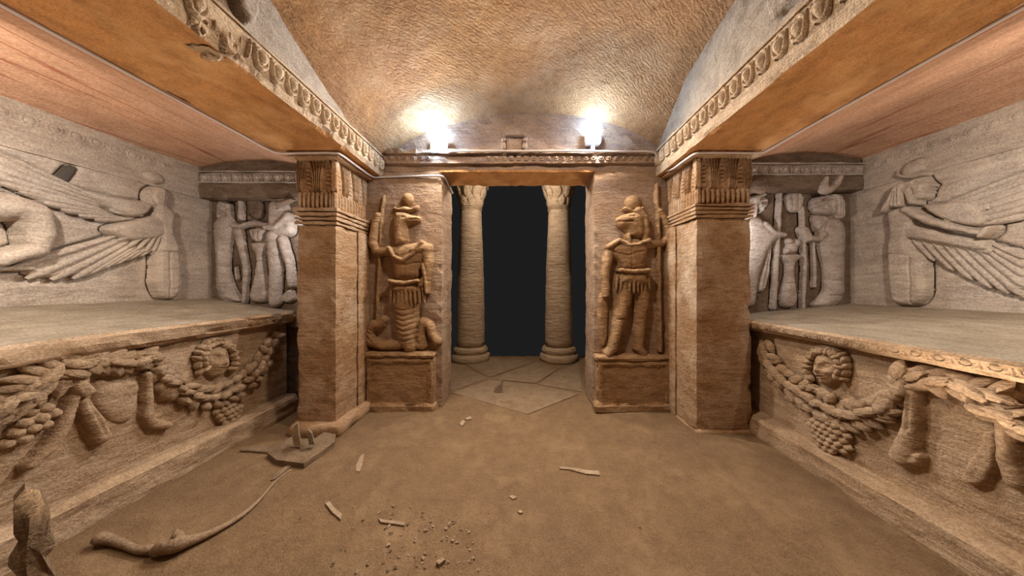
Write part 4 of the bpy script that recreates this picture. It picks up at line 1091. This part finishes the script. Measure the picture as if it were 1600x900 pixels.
# ================================================================== LAMPS AND CABLES
def floodlight(label, px, py, size, tilt):
    y = 3.165
    x, z = (px - CX) * y / F, H + (CY - py) * y / F
    t = thing('floodlight', (x, y, 2.80), label, 'lamp', 'floodlights on the ledge over the doorway')
    rough_box('housing', (x - size / 2, y - 0.03, z - size / 2), (x + size / 2, y + 0.045, z + size / 2), M_HOUSE, t, step=0.05, amp=0.001, chip=0.004)
    n = 12
    vs, fs = [], []
    for j in range(5):                             # bulging frosted glass in front and above
        for i in range(n):
            a = 2 * math.pi * i / n; r = size * 0.47 * math.cos(j / 4 * math.pi / 2) ** 0.6
            sq = 1 / max(abs(math.cos(a)), abs(math.sin(a))) ** 0.6
            vs.append((x + r * sq * math.cos(a), y - 0.03 - 0.045 * math.sin(j / 4 * math.pi / 2), z + r * sq * math.sin(a)))
    for j in range(4):
        for i in range(n):
            a = j * n + i; b = j * n + (i + 1) % n
            fs.append((a, b, b + n, a + n))
    obj('glass', vs, fs, M_GLOW, t)
    rough_box('top_glass', (x - size * .4, y - 0.02, z + size / 2), (x + size * .4, y + 0.035, z + size / 2 + 0.012), M_GLOW, t, step=0.1, amp=0, chip=0.002)
    d = lamp('floodlight_beam', 'AREA', (x, y - 0.085, z), 58, (1.0, 0.94, 0.86), size * 0.8, (0.0, 1.0, 1.0))
    rough_box('bracket', (x - 0.02, y - 0.02, 2.79), (x + 0.02, y + 0.02, z - size / 2 + 0.01), M_HOUSE, t, step=0.04, amp=0, chip=0.002)
    for s_ in (-1, 1):
        rough_box('hinge', (x + s_ * size * .5 - 0.008, y - 0.02, z - size * .35), (x + s_ * size * .5 + 0.010, y + 0.02, z + size * .2), M_HOUSE, t, step=0.05, amp=0, chip=0.002)


floodlight('bright floodlight on the ledge above the doorway, left of the shrine carving', 686, 228, 0.165, 0)
floodlight('bright floodlight on the ledge above the doorway, right of the shrine carving', 926, 216, 0.155, 0)


def wall_px(px, py, y): return ((px - CX) * y / F, y, H + (CY - py) * y / F)


tube('cable', [(-2.195, 0.4, 2.528), (-2.195, 1.4, 2.524), (-2.195, 2.2, 2.522), (-2.19, 2.52, 2.516), (-2.12, 2.590, 2.505), (-1.90, 2.590, 2.505), (-1.66, 2.590, 2.505), (-1.61, 2.63, 2.503), (-1.605, 2.90, 2.500), (-1.60, 3.14, 2.503), (-1.54, 3.205, 2.515), (-1.2, 3.205, 2.525), (-0.92, 3.205, 2.53), (-0.855, 3.24, 2.525), (-0.85, 3.42, 2.50), (-0.85, 3.62, 2.47)],
     0.0105, M_CABLE, None, n=8, sub=6, label='pale cable running over the left pillar capital to the doorway corner', cat='cable')
tube('cable', [wall_px(700, 237, 3.125), wall_px(760, 236, 3.120), wall_px(860, 236, 3.118), wall_px(960, 237, 3.118), wall_px(1015, 237, 3.12), wall_px(1026, 243, 3.13), wall_px(1030, 256, 3.14), (1.50, 3.13, 2.565), (1.515, 2.98, 2.51), (1.515, 2.75, 2.50), (1.53, 2.61, 2.502), (1.60, 2.588, 2.505), (1.85, 2.588, 2.505), (2.09, 2.588, 2.507), (2.135, 2.52, 2.516), (2.135, 2.2, 2.522), (2.135, 1.4, 2.524), (2.135, 0.4, 2.528)],
     0.0105, M_CABLE, None, n=8, sub=6, label='pale cable running from the floodlights over the right pillar capital', cat='cable')

# small shrine carved in the middle of the lunette
sx, sz0, sz1 = (804 - CX) * DW / F, 2.80, H + (CY - 201) * DW / F
t = thing('shrine_relief', (sx, DW - 0.03, 2.80), 'small carved shrine with winged top between the two floodlights', 'relief')
rough_box('door_panel', (sx - 0.085, DW - 0.045, 2.79), (sx + 0.085, DW + 0.03, 2.93), M_DOORW, t, step=0.03, amp=0.004, chip=0.008)
for s_ in (-1, 1):
    lump('side_figure', (sx + s_ * 0.115, DW - 0.02, 2.85), (0.026, 0.04, 0.05), M_DOORW, t, n=8, amp=0.3, seed=s_ + 3)
    lump('side_figure_head', (sx + s_ * 0.115, DW - 0.025, 2.912), (0.024, 0.035, 0.024), M_DOORW, t, n=6, amp=0.3, seed=s_ + 5)
rough_box('cornice', (sx - 0.135, DW - 0.075, 2.945), (sx + 0.135, DW + 0.03, 2.985), M_DOORW, t, step=0.03, amp=0.008, chip=0.012)
lump('disc', (sx, DW - 0.03, 3.0), (0.05, 0.03, 0.028), M_DOORW, t, n=8, amp=0.1)

# ================================================================== LOOSE PIECES ON THE FLOOR
def prism(name, outline, front, back, mat, parent=None, inset=0.7, puff=0.02, **kw):
    """outline in world points (list of Vector); front/back are offset vectors; facetted faces"""
    n = len(outline); c = sum(outline, Vector()) / n
    rnd = random.Random(n + int(abs(c.x) * 1000))
    ring_f = [p + front for p in outline]; ring_b = [p + back for p in outline]
    inn = [c + (p - c) * inset * rnd.uniform(.75, 1.15) + front * (1 + puff * rnd.uniform(2, 14)) for p in outline]
    vs = ring_f + ring_b + inn
    fs = [(i, (i + 1) % n, 2 * n + (i + 1) % n, 2 * n + i) for i in range(n)] + [tuple(range(2 * n, 3 * n))] \
        + [((i + 1) % n, i, n + i, n + (i + 1) % n) for i in range(n)] + [tuple(range(n, 2 * n))[::-1]]
    return obj(name, vs, fs, mat, parent, smooth=False, **kw)


def upright(pxs, y): return [Vector(wall_px(a, b, y)) for a, b in pxs]


# upright shard at the left edge
zz = zoomed(0, 630, SS)
px_out = [zz(*p) for p in [(110, 1036), (95, 900), (40, 842), (108, 730), (70, 680), (68, 510), (130, 440), (205, 446), (236, 530), (262, 576), (262, 682), (290, 735), (238, 800), (292, 905), (320, 1036)]]
p0 = Vector((-2.02, 1.22, 0.3)); nn = Vector((-0.86, 0.51, 0)).normalized()          # the slab leans face-on to the room
out = []
for a_, b_ in px_out:
    r_ = Vector(((a_ - CX) / F, 1.0, (CY - b_) / F)); k_ = (p0 - Vector((0, 0, H))).dot(nn) / r_.dot(nn)
    out.append(Vector((0, 0, H)) + r_ * k_)
prism('broken_stone', out, nn * -0.012, nn * 0.06, M_SLAB, None, inset=0.62, puff=0.10,
      label='tall waisted broken stone standing at the left edge by the sarcophagus plinth', cat='stone')

# bone-like pieces
def on_floor(px, py, up):
    x, y, _ = fp(px, py); return (x, y, float(floor_z(x, y)) + up)


tube('bone_fragment', [on_floor(146, 864, .030), on_floor(156, 862, .036), on_floor(172, 860, .030), on_floor(195, 863, .026), on_floor(215, 868, .022), on_floor(232, 869, .028), on_floor(242, 868, .028)],
     [0.016, 0.030, 0.022, 0.017, 0.016, 0.020, 0.016], M_BONE, None, n=10, label='short knobbed bone-like fragment lying on the floor at the lower left', cat='fragment')
g2 = tube('curved_branch', [on_floor(236, 872, .020), on_floor(252, 870, .045), on_floor(275, 866, .050), on_floor(295, 856, .034), on_floor(325, 842, .026), on_floor(355, 824, .020), on_floor(378, 808, .017), on_floor(398, 790, .014), on_floor(412, 775, .010), on_floor(432, 752, .006), on_floor(455, 736, .004)],
     [0.010, 0.034, 0.038, 0.026, 0.018, 0.014, 0.012, 0.010, 0.007, 0.005, 0.004], M_BONE, None, n=10, label='long tapering curved bone-like fragment with a thick end on the floor', cat='fragment')
x, y, z = on_floor(262, 868, .05)
lump('knuckle', (x, y, z), (0.036, 0.028, 0.034), M_BONE, g2, n=8, amp=0.5, seed=3.1)
x, y, z = on_floor(276, 862, .066)
lump('knuckle', (x, y, z), (0.022, 0.02, 0.035), M_BONE, g2, n=8, amp=0.5, seed=7.1)

# flat slab with shards by the left pillar
zq = zoomed(400, 640, 5.3333)
sl_pts = [Vector(on_floor(*zq(*p), 0.0)) for p in [(170, 470), (400, 500), (540, 400), (655, 320), (668, 236), (590, 232), (500, 285), (380, 305), (300, 275), (165, 360), (95, 420)]]
c = sum(sl_pts, Vector()) / len(sl_pts)
slab = prism('stone_slab', sl_pts, Vector((0, 0, 0.040)), Vector((0, 0, -0.02)), M_SLAB, None, inset=0.75, puff=0.03,
             label='flat broken stone slab on the floor in front of the left pillar', cat='stone')
for nm, P, lab in (('stone_shard', [(318, 300), (296, 190), (320, 130), (350, 108), (358, 190), (368, 262), (378, 305)], 'pale pointed shard standing upright on the flat slab'),
                   ('stone_shard', [(442, 290), (432, 220), (434, 165), (462, 190), (478, 240), (490, 290)], 'smaller dark-edged shard standing beside the pale pointed shard')):
    yy = fp(*zq(340, 400))[1] + 0.02
    prism(nm, upright([zq(*p) for p in P], yy), Vector((0.004, -0.008, 0)), Vector((-0.012, 0.022, 0)), M_CHIP if 'pale' in lab[:5] else M_ROCK, None, inset=0.5, label=lab, cat='stone')
# long low ridge of rock reaching left from the slab
sl2 = [Vector(on_floor(*zq(*p), 0.0)) for p in [(0, 395), (165, 390), (170, 365), (60, 355), (-120, 375), (-130, 400)]]
prism('stone_sliver', sl2, Vector((0, 0, 0.016)), Vector((0, 0, -0.02)), M_SLAB, None, inset=0.7, label='thin stone sliver reaching left from the flat slab', cat='stone')
sl3 = [Vector(on_floor(*zq(*p), 0.0)) for p in [(118, 600), (160, 590), (300, 480), (280, 465), (150, 545)]]
prism('stone_sliver', sl3, Vector((0, 0, 0.010)), Vector((0, 0, -0.02)), M_SLAB, None, inset=0.7, label='thin stone sliver pointing towards the viewer below the flat slab', cat='stone')
# upright chip in the doorway
zq3 = zoomed(660, 540, 5.3333)
yy = fp(*zq3(630, 392))[1]
prism('stone_shard', upright([zq3(*p) for p in [(596, 402), (612, 345), (640, 315), (662, 280), (674, 300), (664, 350), (660, 398)]], yy), Vector((0.004, -0.012, 0)), Vector((-0.01, 0.03, 0)), M_ROCK, None, inset=0.5,
      label='small upright stone chip on the paving inside the doorway', cat='stone')


def flat_chip(pxs, hgt, lab, mat=M_CHIP, name='stone_chip'):
    P = [Vector(on_floor(a, b, 0.0)) for a, b in pxs]
    prism(name, P, Vector((0, 0, hgt)), Vector((0, 0, -0.01)), mat, None, inset=0.6, label=lab, cat='stone')


flat_chip([(874, 734), (876, 731), (900, 733), (918, 736), (936, 737), (937, 743), (915, 741), (890, 736)], 0.010, 'long thin pale chip lying right of the middle of the floor')
flat_chip([(508, 788), (515, 785), (522, 795), (534, 806), (532, 814), (520, 804)], 0.012, 'pale angular chip on the floor left of the gravel patch')
flat_chip([(591, 812), (597, 814), (612, 815), (633, 818), (632, 823), (612, 820), (595, 818)], 0.010, 'long flat buff chip at the edge of the gravel patch')
flat_chip([(557, 738), (556, 729), (563, 714), (569, 711), (566, 727), (562, 738)], 0.006, 'faint upright-lying pale sliver on the floor below the left pillar base')
flat_chip([(681, 883), (690, 877), (696, 880), (686, 888)], 0.018, 'white lump-like chip at the bottom edge of the gravel patch')
flat_chip([(795, 778), (800, 776), (808, 779), (802, 782)], 0.008, 'small white chip in the middle floor, uppermost of its scatter')
flat_chip([(809, 802), (813, 799), (817, 803), (812, 805)], 0.010, 'small white chip in the middle floor, lowest of its scatter')
flat_chip([(718, 664), (723, 658), (727, 661), (722, 668)], 0.010, 'tiny cream chip below the doorway, lower of two', M_CHIP)
flat_chip([(727, 655), (735, 652), (738, 656), (730, 658)], 0.010, 'tiny cream chip below the doorway, upper of two', M_CHIP)

PEB = [bpy.data.objects, []]
rnd = random.Random(12)
base_peb = []
for k in range(5):
    o = lump('pebble', (0, 0, 0), (1, 1, 0.7), (M_CHIP, M_SLAB, M_BONE, M_CHIP, M_SLAB)[k], None, n=4, amp=0.6, seed=k * 2.7, flat=True)
    base_peb.append(o.data); COL.objects.unlink(o); bpy.data.objects.remove(o)
for k in range(110):
    px = rnd.gauss(660, 55); py = rnd.uniform(785, 896)
    if k > 85: px, py = rnd.uniform(450, 1100), rnd.uniform(680, 895)
    s_ = rnd.choice([.004, .005, .006, .008, .010]) * (1.0 if k <= 85 else .8)
    x, y, z = on_floor(px, py, 0)
    inst('pebble', rnd.choice(base_peb), Matrix.Translation((x, y, z + s_ * .3)) @ Matrix.Rotation(rnd.uniform(0, 6.28), 4, 'Z') @ Matrix.Diagonal((s_ * rnd.uniform(.8, 1.5), s_, s_, 1)), None,
         label='tiny pebble scattered on the sandy floor', cat='pebble', group='gravel scattered on the floor')
